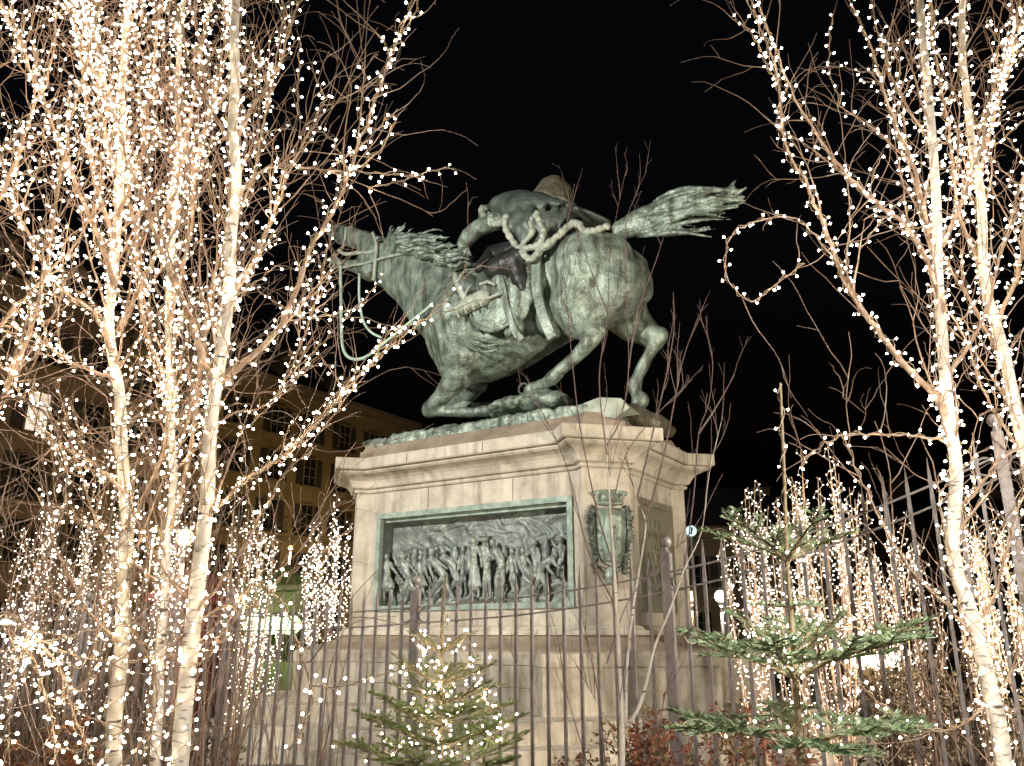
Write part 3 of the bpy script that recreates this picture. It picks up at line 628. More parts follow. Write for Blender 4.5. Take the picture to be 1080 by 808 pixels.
# saddle cloth with its straps, holsters, rolled blanket
m = MB()
strap([(566, 268, -.82), (566, 300, -.93), (572, 330, -.9), (583, 357, -.78)], .17, .03); m.build('girth_strap', M['bronze'], st); m = MB(); strap([(523, 282, -.9), (530, 300, -.98), (535, 325, -.98), (543, 348, -.95), (551, 359, -.93)], .12, .03)
m.build('girth_strap', M['bronze'], st)
m = MB()
c = S(524, 320, -.90)
for rr2, off in ((1.0, 0), (.86, .03)):
    pts = [c+U*(math.cos(R(a))*.56*rr2)+ZZ*(math.sin(R(a))*.50*rr2)-V*off for a in range(150, 400, 12)]
    m.chain(pts, [.042]*len(pts), 7)
m.ball(c-V*.02, (.5, .5, .44), ax=(U, V*.15, ZZ)); m.ball(S(505, 346, -.85), .075)
for k in range(3):
    pts = [S(lerp(488, 522, i/6), lerp(350, 356, i/6)+5*math.sin(i/6*3.1)+k*6, -.84) for i in range(7)]; m.chain([p+V*.05 for p in pts], [.028]*7, 7)
m.ball(S(540, 318, -.84), (.4, .12, .5), ax=(U, V, ZZ)); m.ball(S(552, 300, -.82), (.3, .12, .5), ax=(U, V, ZZ))
m.sculpt('saddle_cloth', M['bronze'], st, .022, 2, .015, 5)
m = MB()
C(m, [(487, 296, 9, -.85), (493, 302, 12.5, -.9), (498, 308, 11, -.92)]); C(m, [(512, 294, 8, -.88), (514, 305, 8.5, -.92), (514, 314, 7, -.92)])
hs = m.sculpt('holster', M['bronze_dark'], st, .02, 2, .012, 6)
m = MB()
for a, b in ((482, 291), (489, 306)):
    C(m, [(a, b+8, 1.6, -1.05), (a+4, b, 1.8, -1.16), (a+9, b-6, 1.6, -1.05)], 6)
C(m, [(480, 290, 3, -1.0), (484, 302, 4, -1.08), (490, 314, 3.5, -1.08)], 8); C(m, [(507, 300, 1.8, -1.08), (514, 297, 2, -1.12), (521, 300, 1.8, -1.06)], 6)
m.sculpt('holster_trim', M['bronze_pale'], hs, .016, 1, .01, 8)
m = MB()
C(m, [(480, 330, 4.5, -.98), (488, 325, 7, -1.02), (497, 319, 7.5, -1.04), (508, 315, 8, -1.04), (512, 313, 6, -1.02)]); C(m, [(514, 315, 1.6, -1.05), (526, 310, 1.5, -1.08)], 8)
for k in range(4): C(m, [(484+k*8, 334-k*4, 1.3, -1.12), (480+k*8, 324-k*4, 1.3, -1.14)], 6)
m.sculpt('blanket_roll', M['bronze_pale'], st, .016, 1, .01, 8)

# rider: one continuous figure bent low over the saddle, back and cape to the viewer
rd = empty('rider', L(0, 0, 4.8), None, None); rd.parent = st; rd.location = (0, 0, 0); ORG[rd.name] = Vector(ORG[st.name])
m = MB()
C(m, [(575, 252, 19, 0), (562, 243, 18, 0), (545, 232, 17, 0), (532, 225, 14, 0), (524, 222, 9, 0)])          # pelvis, back, shoulders
C(m, [(532, 222, 8, -.2), (545, 228, 10, -.45), (534, 232, 9.5, -.6), (520, 234, 9.5, -.62), (506, 240, 9, -.58), (495, 248, 8, -.52), (488, 257, 6, -.48)])
C(m, [(488, 257, 5.6, -.48), (489, 264, 5.2, -.46)])
for k in range(4): C(m, [(486+k*2.6, 262, 1.6, -.52), (487+k*3, 267, 1.5, -.55), (490+k*2.6, 270, 1.3, -.5)], 6)
C(m, [(484, 259, 1.8, -.5), (491, 266, 1.5, -.58)], 6)
C(m, [(532, 222, 8, .2), (520, 232, 6.5, .5), (506, 244, 5.5, .45), (494, 256, 5, .3)])
C(m, [(566, 258, 14, -.42), (545, 272, 13, -.72), (525, 283, 10.5, -.82), (532, 305, 8.5, -.86), (541, 330, 6.5, -.86), (548, 345, 5, -.86), (536, 351, 4.2, -.9)])    # near leg and boot
C(m, [(566, 258, 13, .42), (540, 272, 12, .75), (525, 285, 9, .82), (535, 320, 6.5, .85)])
C(m, [(524, 222, 5.5, -.02), (514, 221, 6, -.02)]); m.ball(S(512, 226, -.02), (.15, .14, .18)); m.ball(S(507, 229, -.04), .05)
m.sculpt('rider_body', M['bronze'], rd, .022, 3, .015, 3)
m = MB()                                                                         # high crowned hat blown back over the shoulders
m.loft(LP([((568, 214), (606, 223), .4, -.02), ((563, 208), (604, 214), .38, -.02), ((569, 199), (603, 205), .33, -.02), ((574, 192), (600, 196), .28, -.02), ((580, 189), (597, 191), .2, -.02)][::1]), 22, .25)
C(m, [(560, 213, 2.5, -.1), (575, 208, 3.5, -.3), (595, 210, 4, -.34), (610, 222, 2.5, -.2)])
m.sculpt('hat', M['bronze_brown'], rd, .02, 2, .03, 3)
m = MB()                                                                         # cape sweeping back
m.loft(LP([((518, 220), (528, 232), .28, -.1), ((530, 211), (538, 243), .5, -.15), ((545, 206), (552, 262), .66, -.15), ((562, 205), (567, 264), .74, -.1), ((582, 209), (585, 254), .74, 0), ((600, 215), (600, 240), .66, 0), ((618, 224), (618, 236), .5, 0), ((634, 229), (636, 238), .4, 0), ((644, 232), (645, 239), .2, 0)]), 26, .5)
m.loft(LP([((530, 226), (540, 250), .2, -.66), ((545, 222), (556, 268), .2, -.74), ((562, 222), (568, 266), .2, -.76), ((582, 224), (586, 248), .2, -.72), ((600, 226), (604, 236), .15, -.66)]), 16, .5)
for k in range(5):
    x = 540+k*13; C(m, [(x+14, 211+k*1.2, 1.6, -.58), (x+6, 222, 3, -.80), (x, 234, 3.4, -.88), (x-2, 246-abs(k-2)*3, 2.4, -.9)])
C(m, [(560, 222, 5, -.8), (556, 238, 6, -.88), (562, 250, 5, -.86)])
m.sculpt('cape', M['bronze_dark'], rd, .022, 4, .028, 1.8)
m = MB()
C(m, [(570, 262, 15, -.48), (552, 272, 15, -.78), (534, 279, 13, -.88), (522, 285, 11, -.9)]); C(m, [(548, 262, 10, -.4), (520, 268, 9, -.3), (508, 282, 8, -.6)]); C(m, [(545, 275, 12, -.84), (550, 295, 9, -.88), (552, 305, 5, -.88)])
m.sculpt('shaded_trousers', M['bronze_black'], rd, .022, 4, .02, 2)  # near-black bronze carries the shade under the cape besides unweathered patina
m = MB()                                                                         # twisted fur hem
RQ = random.Random(4)
def rope(pts, r):
    q = [S(*p) for p in smooth_path(pts, 9)]
    for ph in (0,):
        out = []
        for i, p in enumerate(q):
            a = i*1.3+ph*math.pi; out.append(p+ZZ*(math.cos(a)*r*.12)-V*(math.sin(a)*r*.12))
        m.chain(out, [r*RQ.uniform(.85, 1.05) for _ in out], 6)
rope([(533, 229, -.86), (533, 240, -.92), (539, 252, -.96), (547, 262, -.98), (558, 273, -1.), (566, 268, -1.), (580, 256, -.98), (592, 246, -.95), (602, 236, -.92), (611, 238, -.88), (617, 244, -.85), (628, 243, -.8), (640, 239, -.7)], .062)
rope([(566, 226, -.86), (560, 234, -.92), (561, 246, -.98), (551, 259, -1.0), (563, 261, -1.02), (571, 254, -1.02), (573, 243, -.98), (568, 233, -.94), (566, 224, -.86)], .055)
rope([(508, 222, -.45), (512, 230, -.62), (520, 236, -.74), (530, 234, -.8), (534, 229, -.86)], .07)
C(m, [(508, 219, 3, -.4), (513, 221, 3.2, -.42), (510, 226, 3, -.45), (512, 232, 2.6, -.5)])
m.sculpt('fur_trim', M['bronze_pale'], rd, .014, 1, .02, 9)

# rocky bronze base
m = MB()
b0 = [(-2.35, -1.0), (-2.1, -1.28), (2.2, -1.3), (2.6, -1.05), (2.62, .9), (2.2, 1.28), (-2.1, 1.28), (-2.45, .95)]
vs_ = [L(u, v, 4.79) for u, v in b0]+[L(u*.985, v*.97, 4.98) for u, v in b0]; n = 8
m.add(vs_, [(i, (i+1) % n, n+(i+1) % n, n+i) for i in range(n)]+[tuple(range(n)), tuple(range(n, 2*n))])
rr_ = random.Random(9)
for k in range(30):
    u = rr_.uniform(-2.1, 2.4); v = rr_.uniform(-1.0, 1.0); m.ball(L(u, v, 4.97), (rr_.uniform(.25, .5), rr_.uniform(.2, .4), rr_.uniform(.05, .14)), 9, 6, ax=(U, V, ZZ))
for (x, y, r) in ((565, 423, 14), (550, 427, 11), (585, 424, 12), (530, 432, 9)): m.ball(S(x, y, -.4), (r*mpp*1.6, .4, r*mpp*.7), 10, 6, ax=(U, V, ZZ))
m.sculpt('rock_base', M['bronze'], st, .03, 1, .06, 3.5)
m = MB()       # facetted boulder by the hind hoof
P_ = [S(x, y, v) for x, y, v in ((606, 429, -1.15), (632, 419, -1.2), (655, 420, -1.15), (664, 430, -1.1), (648, 441, -1.25), (622, 437, -1.25), (632, 419, -.4), (655, 420, -.4), (675, 437, -.4), (606, 433, -.4))]
m.v = P_; bm = bmesh.new(); [bm.verts.new(p-ORG[st.name]) for p in P_]; bmesh.ops.convex_hull(bm, input=bm.verts); me = bpy.data.meshes.new('boulder'); bm.to_mesh(me); bm.free(); me.materials.append(M['bronze_pale'])
m.build('boulder', M['bronze_pale'], st, data=me)
m = MB()
C(m, [(668, 437, 9, -.3), (690, 447, 9, -.2), (706, 455, 6, .2)]); C(m, [(668, 440, 9, .4), (690, 449, 8, .6)])
m.sculpt('rock_slope', M['bronze_brown'], st, .03, 1, .05, 3)
m = MB(); ringt(S(552, 410, .2), .1, .02, U, ZZ); m.build('stirrup', M['bronze_dark'], st)

# ================================================================== iron fence
FD = Vector((-.867, .498, 0)).normalized(); FN = Vector((.498, .867, 0)).normalized(); F0 = Vector((.2, 6.0, 0))
fence = empty('iron_fence', F0, 'grey painted iron fence with spear tips and ring ornaments around the monument', 'fence')
TB = [(-40, 652), (0, 652), (290, 650), (370, 646), (470, 638), (550, 631), (640, 617), (690, 607.5), (722, 600), (783, 586), (858, 561), (935, 532), (983, 512), (1037, 488), (1090, 465), (1140, 442)]
tz = []
for x, y in TB:
    p = onplane(x, y, F0, FN); tz.append(((p-F0).dot(FD), p.z))
tz.sort()
def railz(t):
    if t <= tz[0][0]: return tz[0][1]
    for i in range(len(tz)-1):
        if tz[i][0] <= t <= tz[i+1][0]: return lerp(tz[i][1], tz[i+1][1], (t-tz[i][0])/(tz[i+1][0]-tz[i][0]))
    return tz[-1][1]
def rz(t): return (railz(t-.25)+railz(t)*2+railz(t+.25))/4
print('rails', [round(rz(t), 2) for t in (-3, -2, -1, 0, 1, 2, 4, 7)])
T0, T1 = -3.15, 7.4; GAP = .118
posts = [-2.93, -.94, 1.083, 3.1, 5.12, 7.12]
for off in (0, -GAP):
    m = MB(); n = 60; q = [F0+FD*lerp(T0, T1, i/n)+ZZ*(rz(lerp(T0, T1, i/n))+off) for i in range(n+1)]
    for i in range(n):
        d = q[i+1]-q[i]; m.box(q[i]-FN*.014-ZZ*.005, d, FN*.028, ZZ*.01)
    m.build('rail', M['iron'], fence)
m = MB(); q = [F0+FD*lerp(T0, T1, i/20)+ZZ*.38 for i in range(21)]
for i in range(20): m.box(q[i]-FN*.014, q[i+1]-q[i], FN*.028, ZZ*.03)
m.build('rail', M['iron'], fence)
t = T0+.04; bars = []
per = 2.01/15.8
k = 0
segs = [T0]+posts+[T1]
for a, b in zip(segs[:-1], segs[1:]):
    if b-a < .1: continue
    n = max(1, round((b-a)/.127)); bars += [a+(b-a)*(i/n) for i in range(1, n)]
proto = None
for t in bars:
    z = rz(t); p = F0+FD*t; w = .0098
    m = MB()
    def sq(c, a, b): return [c-FD*a-FN*b, c+FD*a-FN*b, c+FD*a+FN*b, c-FD*a+FN*b]
    lv = [(0.02, w, w), (z-GAP-.01, w, w), (z-GAP+.02, w*1.25, w*.8), (z-.005, w*.8, w*.8), (z+.02, w*1.15, w*.7), (z+.09, w*.62, w*.5), (z+.165, .001, .001)]
    vs_ = []
    for zz, a, b in lv: vs_ += sq(p+ZZ*zz, a, b)
    m.add(vs_, [(i*4+k_, i*4+(k_+1) % 4, (i+1)*4+(k_+1) % 4, (i+1)*4+k_) for i in range(len(lv)-1) for k_ in range(4)])
    m.build('bar', M['iron'], fence)
for t in posts:
    z = rz(t); p = F0+FD*t; m = MB(); w = .030
    m.cbox(p+ZZ*((z+.13)/2), FD*w*2, FN*w*2, ZZ*(z+.13)); m.tube([p+ZZ*(z+.13), p+ZZ*(z+.15), p+ZZ*(z+.165)], [.03, .018, .018], 10)
    po = m.build('post', M['iron'], fence)
    m = MB(); m.ball(p+ZZ*(z+.2), .042, 14, 10); m.build('ball_finial', M['iron'], po, smooth=True)
    for s in (-1, 1):
        m = MB(); c = p+FD*(s*.085)+ZZ*(z-GAP/2); pts = [c+FD*(.05*math.cos(a*math.pi/10))+ZZ*(.05*math.sin(a*math.pi/10)) for a in range(21)]
        m.tube(pts, .007, 6, cap=False); m.build('ring_ornament', M['iron'], fence, smooth=True)
# ================================================================== fairy-lit birches
RN = random.Random(2024)
def rv(s=1.): return Vector((RN.gauss(0, s), RN.gauss(0, s), RN.gauss(0, s)))
def spline(pts, k=5):
    out = []
    for i in range(len(pts)-1):
        p0 = pts[max(i-1, 0)]; p1 = pts[i]; p2 = pts[i+1]; p3 = pts[min(i+2, len(pts)-1)]
        for j in range(k):
            t = j/k; out.append(.5*((2*p1)+(p2-p0)*t+(2*p0-5*p1+4*p2-p3)*t*t+(3*p1-p0-3*p2+p3)*t**3))
    out.append(pts[-1]); return out
def grow(p, d, ln, n=8, up=.25, wob=.12, droop=0.):
    pts = [p.copy()]; d = d.normalized()
    for i in range(n):
        t = i/n
        d = (d+rv(wob)+ZZ*(up*(1-t)-droop*t*t)).normalized(); p = p+d*(ln/n); pts.append(p.copy())
    return pts
def plen(P): return sum((P[i+1]-P[i]).length for i in range(len(P)-1))
def ptat(P, s):
    for i in range(len(P)-1):
        l = (P[i+1]-P[i]).length
        if s <= l: return P[i]+(P[i+1]-P[i])*(s/max(l, 1e-9)), (P[i+1]-P[i]).normalized(), i
        s -= l
    return P[-1].copy(), (P[-1]-P[-2]).normalized(), len(P)-2
def perp(d):
    a = rv(1); a = a-d*a.dot(d); return a.normalized()
def taper(r0, r1, n, pw=1.): return [max(.0009, lerp(r0, r1, (i/n)**pw)) for i in range(n+1)]
def mkbulb(name, s, m, sub=2):
    bm = bmesh.new(); bmesh.ops.create_icosphere(bm, subdivisions=sub, radius=1)
    for v in bm.verts: v.co = Vector((v.co.x*.82, v.co.y*.82, v.co.z*1.25))*s
    me = bpy.data.meshes.new(name); bm.to_mesh(me); bm.free(); me.materials.append(m); me.materials.append(M['bulb_base'])
    if sub == 2:
        for p in me.polygons: p.material_index = 0 if abs(p.center.z) < .28*s else 1
    return me
def inview(p, mrg=60):
    x, y, z = p.x, p.y*CP+(p.z-EYE)*SP, -p.y*SP+(p.z-EYE)*CP
    if y < .2: return False
    px = 540+FPX*x/y; py = 404-FPX*z/y
    return -mrg < px < 1080+mrg and -mrg < py < 808+mrg
class Lights:      # one string-light set: cable + bulbs
    def __init__(s, name, label, base, size, m, group='fairy light strings wound round the trees', stem=.012, cable=.0016):
        s.root = empty(name, base, label, 'string lights', group); s.w = MB(); s.b = []; s.size = size; s.m = m; s.stem = stem; s.cable = cable
    def wind(s, P, rad, step=.045, pitch=.16, off=.01, lo=0., hi=1.):
        Lg = plen(P); x = Lg*lo; ph = RN.uniform(0, 6.28); w = []; nb = 0.
        if Lg < .05: return
        ds = min(.02, pitch/7)
        while x < Lg*hi:
            c, d, i = ptat(P, x); r = (rad[min(i, len(rad)-1)] if isinstance(rad, list) else rad)+off
            a = d.cross(Vector((.3, .5, .81))).normalized(); b = d.cross(a)
            e = a*math.cos(ph)+b*math.sin(ph); q = c+e*r; w.append(q)
            if nb <= 0: s.bulb(q, (e+rv(.45)+ZZ*.15).normalized()); nb = step*RN.uniform(.7, 1.35)
            ph += ds/pitch*6.28*RN.uniform(.7, 1.3); x += ds; nb -= ds*(1+r*2/pitch)
        s.w.tube(w, s.cable, 3, cap=False)
    def hang(s, a, b, sag, step=.05):
        n = 16; w = []; nb = 0; ph = rv(.02)
        for i in range(n+1):
            t = i/n; w.append(a.lerp(b, t)-ZZ*(sag*4*t*(1-t))+ph*math.sin(t*9)+rv(.004))
        s.w.tube(w, s.cable, 3, cap=False); x = step*.5; Lg = plen(w)
        while x < Lg:
            q, d, i = ptat(w, x); s.bulb(q, (perp(d)+ZZ*.1).normalized()); x += step*RN.uniform(.7, 1.3)
    def bulb(s, q, e):
        if not inview(q, 40): return
        s.w.tube([q, q+e*s.stem], [s.cable, s.cable*1.6], 3, cap=False); s.b.append((q+e*(s.stem+s.size), e))
    def finish(s, nmax=100):
        if s.w.v: s.w.build('cable', M['wire'], s.root)
        me = mkbulb('bulb', s.size, s.m, 1 if s.m == M['bulb_far'] else 2); RN.shuffle(s.b); s.b.sort(key=lambda a: a[0].y if nmax else 0)
        ind = s.b[:nmax]; rest = s.b[nmax:]
        for q, e in ind:
            o = bpy.data.objects.new('bulb', me); COL.objects.link(o); o.parent = s.root; o.location = q-ORG[s.root.name]
            o.rotation_euler = e.to_track_quat('Z', 'Y').to_euler()
        if rest:
            m = MB(); vv = [v.co.copy() for v in me.vertices]; ff = [tuple(p.vertices) for p in me.polygons]
            for q, e in rest:
                k = e.to_track_quat('Z', 'Y').to_matrix(); f = RN.uniform(.8, 1.15); m.add([q+k @ (v*f) for v in vv], ff)
            ob = m.build('bulb', s.m, s.root); tag(ob, kind='stuff', label='the many other bulbs of this string'); ob.data.materials.append(M['bulb_base'])
            ob.data.polygons.foreach_set('material_index', [p.material_index for p in me.polygons]*len(rest)); ob.data.update()
        return len(s.b)

def birch(name, label, trunk, Y, limbs, lights=None, r=(.038, .018), kids=1., twigs=1., size=.0085, step=.05, dens=1., cat='tree', barkmat='birch', limbmat='limb', twigmat='twig', group='birch trees wound with lights', lit_twig=.3, Yt=None, ground=True):
    Yt = Yt if Yt is not None else Y
    P = [at(x, y, lerp(Y, Yt, i/(len(trunk)-1))) for i, (x, y) in enumerate(trunk)]
    P = spline(P, 5); P = [p+Vector((noise.noise(p*2.3+Vector((Y, 0, 0))), noise.noise(p*2.3+Vector((9, Y, 0))), 0))*.03 for p in P]; base = P[0].copy()
    if ground:
        d = (P[0]-P[3]).normalized(); base = Vector((P[0].x+d.x*.1, P[0].y, 0.0)); P = [base, base.lerp(P[0], .5)]+P
    root = empty(name, base, label, cat, group)
    rad = taper(r[0], r[1], len(P)-1, .9)
    tm = MB(); tm.tube(P, rad, 12)
    lm = MB(); tw = MB(); LG = lights; lit = [(P, rad, 1.)]; anchors = []
    if LG: LG.wind(P, rad, step*.75, .11, .007); LG.wind(P, rad, step, .2, .012)
    allb = [(P, rad, 0)]
    for lb in limbs:
        pts = lb[0]; Ya, Yb = lb[1], lb[2]; r0 = lb[3]; wind = lb[4] if len(lb) > 4 else 1
        q = spline([at(x, y, lerp(Ya, Yb, i/(len(pts)-1))) for i, (x, y) in enumerate(pts)], 5)
        q = [p+rv(.004) for p in q]; rd_ = taper(r0, .0035, len(q)-1, .8); lm.tube(q, rd_, 7); allb.append((q, rd_, 1))
        if LG and wind: LG.wind(q, rd_, step, .11, .007)
        if LG and wind > 1: LG.wind(q, rd_, step, .15, .014)
    # secondary branches
    sec = []
    for q, rd_, lv in allb:
        Lg = plen(q); n = int(Lg*(2.6 if lv == 0 else 3.4 if max(rd_) > .0065 else 1.2)*kids)
        for k in range(n):
            s_ = Lg*RN.uniform(.28 if lv == 0 else .12, .97); c, d, i = ptat(q, s_)
            if not inview(c, 120): continue
            e = (d*RN.uniform(.7, 1.1)+perp(d)*RN.uniform(.5, .9)+ZZ*.25); ln = RN.uniform(.35, 1.0)*(1.15-s_/Lg*.4)
            b = grow(c, e, ln, 9, .16, .10, .05); r0 = min(rd_[min(i, len(rd_)-1)]*.55, .0075); rr = taper(r0, .0014, 9); lm.tube(b, rr, 5); sec.append((b, rr))
            if LG and RN.random() < .62*dens: LG.wind(b, rr, step*1.05, .10, .007, 0, RN.uniform(.5, .95)); anchors.append(b)
    # fine drooping twigs
    for q, rd_, lv_ in [(a, b, 1) for a, b, c in allb]+[(a, b, 0) for a, b in sec]:
        Lg = plen(q); n = int(Lg*(5.8)*twigs*(1 if (lv_ == 0 or max(rd_) > .0065) else .6))+1
        for k in range(n):
            s_ = Lg*RN.uniform(.15, 1); c, d, i = ptat(q, s_)
            if not inview(c, 80): continue
            e = d*RN.uniform(.4, 1)+perp(d)*RN.uniform(.4, 1.1); b = grow(c, e, RN.uniform(.25, .75), 9, .14, .13, .42 if RN.random() < .6 else .1)
            tw.tube(b, taper(.003, .0011, 9), 3, cap=False)
            if RN.random() < .6:
                for z in range(RN.randint(1, 3)):
                    c2, d2, _ = ptat(b, plen(b)*RN.uniform(.2, .8)); b2 = grow(c2, d2+perp(d2)*.8, RN.uniform(.08, .3), 5, .05, .15, .3); tw.tube(b2, taper(.0015, .0007, 5), 3, cap=False)
            if LG and RN.random() < lit_twig*dens*.5: LG.wind(b, .002, step*1.1, .09, .006, 0, .8)
    if LG and len(anchors) > 2:
        for k in range(int(len(anchors)*.28*dens)):
            a = RN.choice(anchors); b = RN.choice(anchors); p1 = ptat(a, plen(a)*RN.uniform(.3, .9))[0]; p2 = ptat(b, plen(b)*RN.uniform(.1, .7))[0]
            if (p1-p2).length < .8: LG.hang(p1, p2, RN.uniform(.03, .2), step)
    t_ = tm.build('trunk', M[barkmat], root, smooth=True)
    lm.build('branches', M[limbmat], root, smooth=True); tw.build('twigs', M[twigmat], root)
    return root

SZ = .0072
def LT(label, px, Y, size=SZ, m='bulb', **k):
    q = at(px, 700, Y); return Lights('fairy_light_string', label, (q.x, q.y, .3), size, M[m], **k)
# --- A: the big left birch
lt = LT('warm bulb string wound round the straight birch trunk left of centre', 205, 3.8)
birch('birch_tree', 'pale birch left of the horse head, its right limb leaning toward the muzzle', [(188, 830), (198, 720), (208, 620), (217, 520), (228, 400), (240, 290), (247, 180), (248, 60), (246, -60)], 3.8, [
    ([(232, 400), (250, 388), (297, 342), (327, 267), (356, 213), (381, 144), (406, 74), (438, 0)], 3.8, 3.5, .019, 2),
    ([(243, 318), (267, 277), (292, 218), (307, 178), (327, 139), (345, 100)], 3.8, 4.1, .013),
    ([(248, 150), (265, 115), (292, 74), (307, 25), (322, -20)], 3.8, 3.9, .014),
    ([(246, 150), (233, 134), (203, 74), (185, 0), (175, -40)], 3.8, 3.7, .014),
    ([(222, 400), (205, 351), (190, 311), (171, 268), (156, 221), (137, 175), (118, 120), (92, 60), (75, 10)], 3.8, 4.2, .021, 2),
    ([(215, 545), (235, 530), (258, 508), (300, 480), (330, 448), (360, 415), (390, 385), (415, 360), (434, 342)], 3.8, 3.6, .012, 2),
    ([(204, 650), (228, 620), (255, 580), (283, 530), (303, 497), (335, 470)], 3.8, 3.5, .008),
    ([(205, 660), (235, 640), (265, 640), (290, 612), (330, 590), (372, 552)], 3.8, 3.4, .006),
    ([(200, 700), (222, 690), (262, 620), (300, 640), (318, 690), (330, 740), (305, 790)], 3.8, 3.3, .005),
    ([(250, 215), (275, 180), (320, 176), (365, 180), (400, 160), (415, 130)], 3.8, 3.7, .008)], lt, r=(.040, .023), kids=.85, twigs=.8, dens=.85)
nA = lt.finish()
# --- B
lt = LT('warm bulb string on the second birch trunk from the left', 125, 4.2)
birch('birch_tree', 'birch with forked pale trunk, the second from the left, densely covered with lights', [(120, 830), (125, 700), (132, 560), (126, 440), (118, 360), (120, 280), (126, 200), (131, 100), (140, -50)], 4.2, [
    ([(121, 300), (112, 270), (95, 230), (62, 150), (28, 60), (0, 5)], 4.2, 4.0, .02, 2),
    ([(122, 400), (95, 390), (70, 380), (30, 350), (-10, 340)], 4.2, 4.0, .012, 2),
    ([(124, 350), (150, 300), (170, 250), (195, 160), (212, 60), (225, -20)], 4.2, 4.5, .017, 2),
    ([(122, 260), (100, 190), (90, 100), (75, 0)], 4.2, 4.4, .014), ([(124, 230), (150, 160), (160, 80), (172, -20)], 4.2, 4.0, .014, 2),
    ([(130, 520), (100, 490), (62, 470), (40, 440), (10, 400)], 4.2, 3.9, .012), ([(131, 560), (165, 500), (180, 440), (190, 380), (210, 330)], 4.2, 4.4, .012),
    ([(127, 680), (90, 640), (60, 580), (40, 520)], 4.2, 3.8, .009), ([(127, 650), (155, 690), (165, 740), (150, 800)], 4.2, 3.9, .006),
    ([(118, 370), (100, 330), (60, 300), (20, 230), (-10, 180)], 4.2, 4.3, .014, 2)], lt, r=(.038, .018), kids=1.05, twigs=1.2, dens=1.1, Yt=4.3)
nB = lt.finish()
# --- C: enters from beyond the left edge
lt = LT('warm bulb string on the limbs that enter the picture from the left edge', -20, 3.9)
birch('birch_tree', 'birch at the very left edge, only its limbs reach into view', [(-60, 830), (-55, 600), (-40, 400), (-30, 250), (-20, 100), (0, -60)], 3.9, [
    ([(-50, 520), (-10, 440), (20, 380), (45, 300), (60, 200), (85, 90), (110, -10)], 3.9, 3.9, .018, 2), ([(-30, 250), (5, 200), (30, 130), (55, 60), (60, -20)], 3.9, 4.2, .016),
    ([(-50, 760), (-10, 660), (30, 690), (50, 740), (62, 808)], 3.7, 3.4, .008, 2), ([(-50, 700), (0, 650), (25, 660), (60, 700), (80, 760), (105, 815)], 3.8, 3.5, .009, 2),
    ([(-45, 450), (10, 420), (50, 440), (70, 500), (60, 560)], 3.9, 3.7, .01), ([(-40, 380), (0, 340), (40, 300), (90, 240), (110, 160)], 3.9, 4.1, .012)], lt, r=(.04, .018), kids=.8, twigs=.8, dens=.9)
nC_ = lt.finish()
# --- birch behind A and B
lt = LT('warm bulb string on the thin birch standing behind the two left trunks', 170, 5.2, SZ*.95)
birch('birch_tree', 'thinner birch standing behind and between the two left birch trunks', [(162, 830), (168, 720), (176, 600), (182, 480), (176, 340), (186, 200), (190, 60), (200, -60)], 5.0, [
    ([(178, 560), (200, 480), (212, 380), (230, 280), (262, 200), (285, 100), (300, 10)], 5, 5.2, .016), ([(180, 420), (150, 330), (140, 230), (110, 130), (100, 20)], 5, 4.8, .015, 2),
    ([(178, 340), (200, 250), (210, 160), (235, 60), (240, -10)], 5, 4.7, .014, 2), ([(182, 500), (240, 440), (290, 420), (330, 330), (345, 260)], 5, 5.2, .009),
    ([(175, 620), (110, 560), (80, 480), (60, 400)], 5, 4.9, .01)], lt, r=(.032, .014), kids=1., twigs=1.6, dens=.9)
nF = lt.finish()
# --- D: right birch
lt = LT('warm bulb string wound round the white birch trunk on the right', 1010, 4.0)
birch('birch_tree', 'white birch trunk on the right with a long limb arching toward the horse tail', [(1058, 830), (1046, 740), (1028, 660), (1010, 590), (1003, 480), (997, 380), (990, 260), (985, 150), (975, 60), (968, -50)], 4.0, [
    ([(1002, 450), (984, 416), (937, 364), (906, 322), (885, 281), (865, 229), (852, 197), (828, 151), (820, 83), (797, 16), (788, -20)], 4.0, 3.6, .018, 2),
    ([(998, 330), (963, 249), (922, 213), (891, 182), (860, 140), (839, 104), (818, 52), (800, 0)], 4., 3.7, .013, 1),
    ([(995, 330), (969, 197), (948, 140), (932, 94), (917, 42), (893, -5)], 4, 4.3, .014), ([(990, 150), (974, 140), (945, 90), (928, 40), (915, -20)], 4, 4.1, .01),
    ([(888, 284), (860, 249), (833, 229), (797, 234), (771, 249), (766, 291), (792, 317), (818, 301), (849, 278)], 3.7, 3.7, .0045, 1),
    ([(1003, 466), (990, 463), (954, 459), (919, 459), (896, 458), (870, 468), (845, 490)], 4, 3.9, .008), ([(1006, 540), (1030, 518), (1050, 490), (1090, 462)], 4, 3.8, .009),
    ([(996, 260), (1030, 170), (1050, 90), (1080, 20)], 4, 4.2, .013, 2), ([(1000, 400), (1040, 330), (1060, 250), (1090, 160)], 4, 4.3, .012),
    ([(1035, 680), (1000, 640), (960, 600), (930, 550), (905, 500), (890, 460)], 4, 3.7, .009, 1), ([(1045, 740), (1000, 770), (950, 760), (905, 720), (880, 690)], 4, 3.4, .005),
    ([(1030, 670), (1055, 610), (1065, 560), (1090, 500)], 4, 3.8, .01), ([(1046, 740), (1070, 700), (1075, 640)], 4, 3.8, .006)], lt, r=(.040, .019), kids=.6, twigs=.6, dens=.85)
nD = lt.finish()
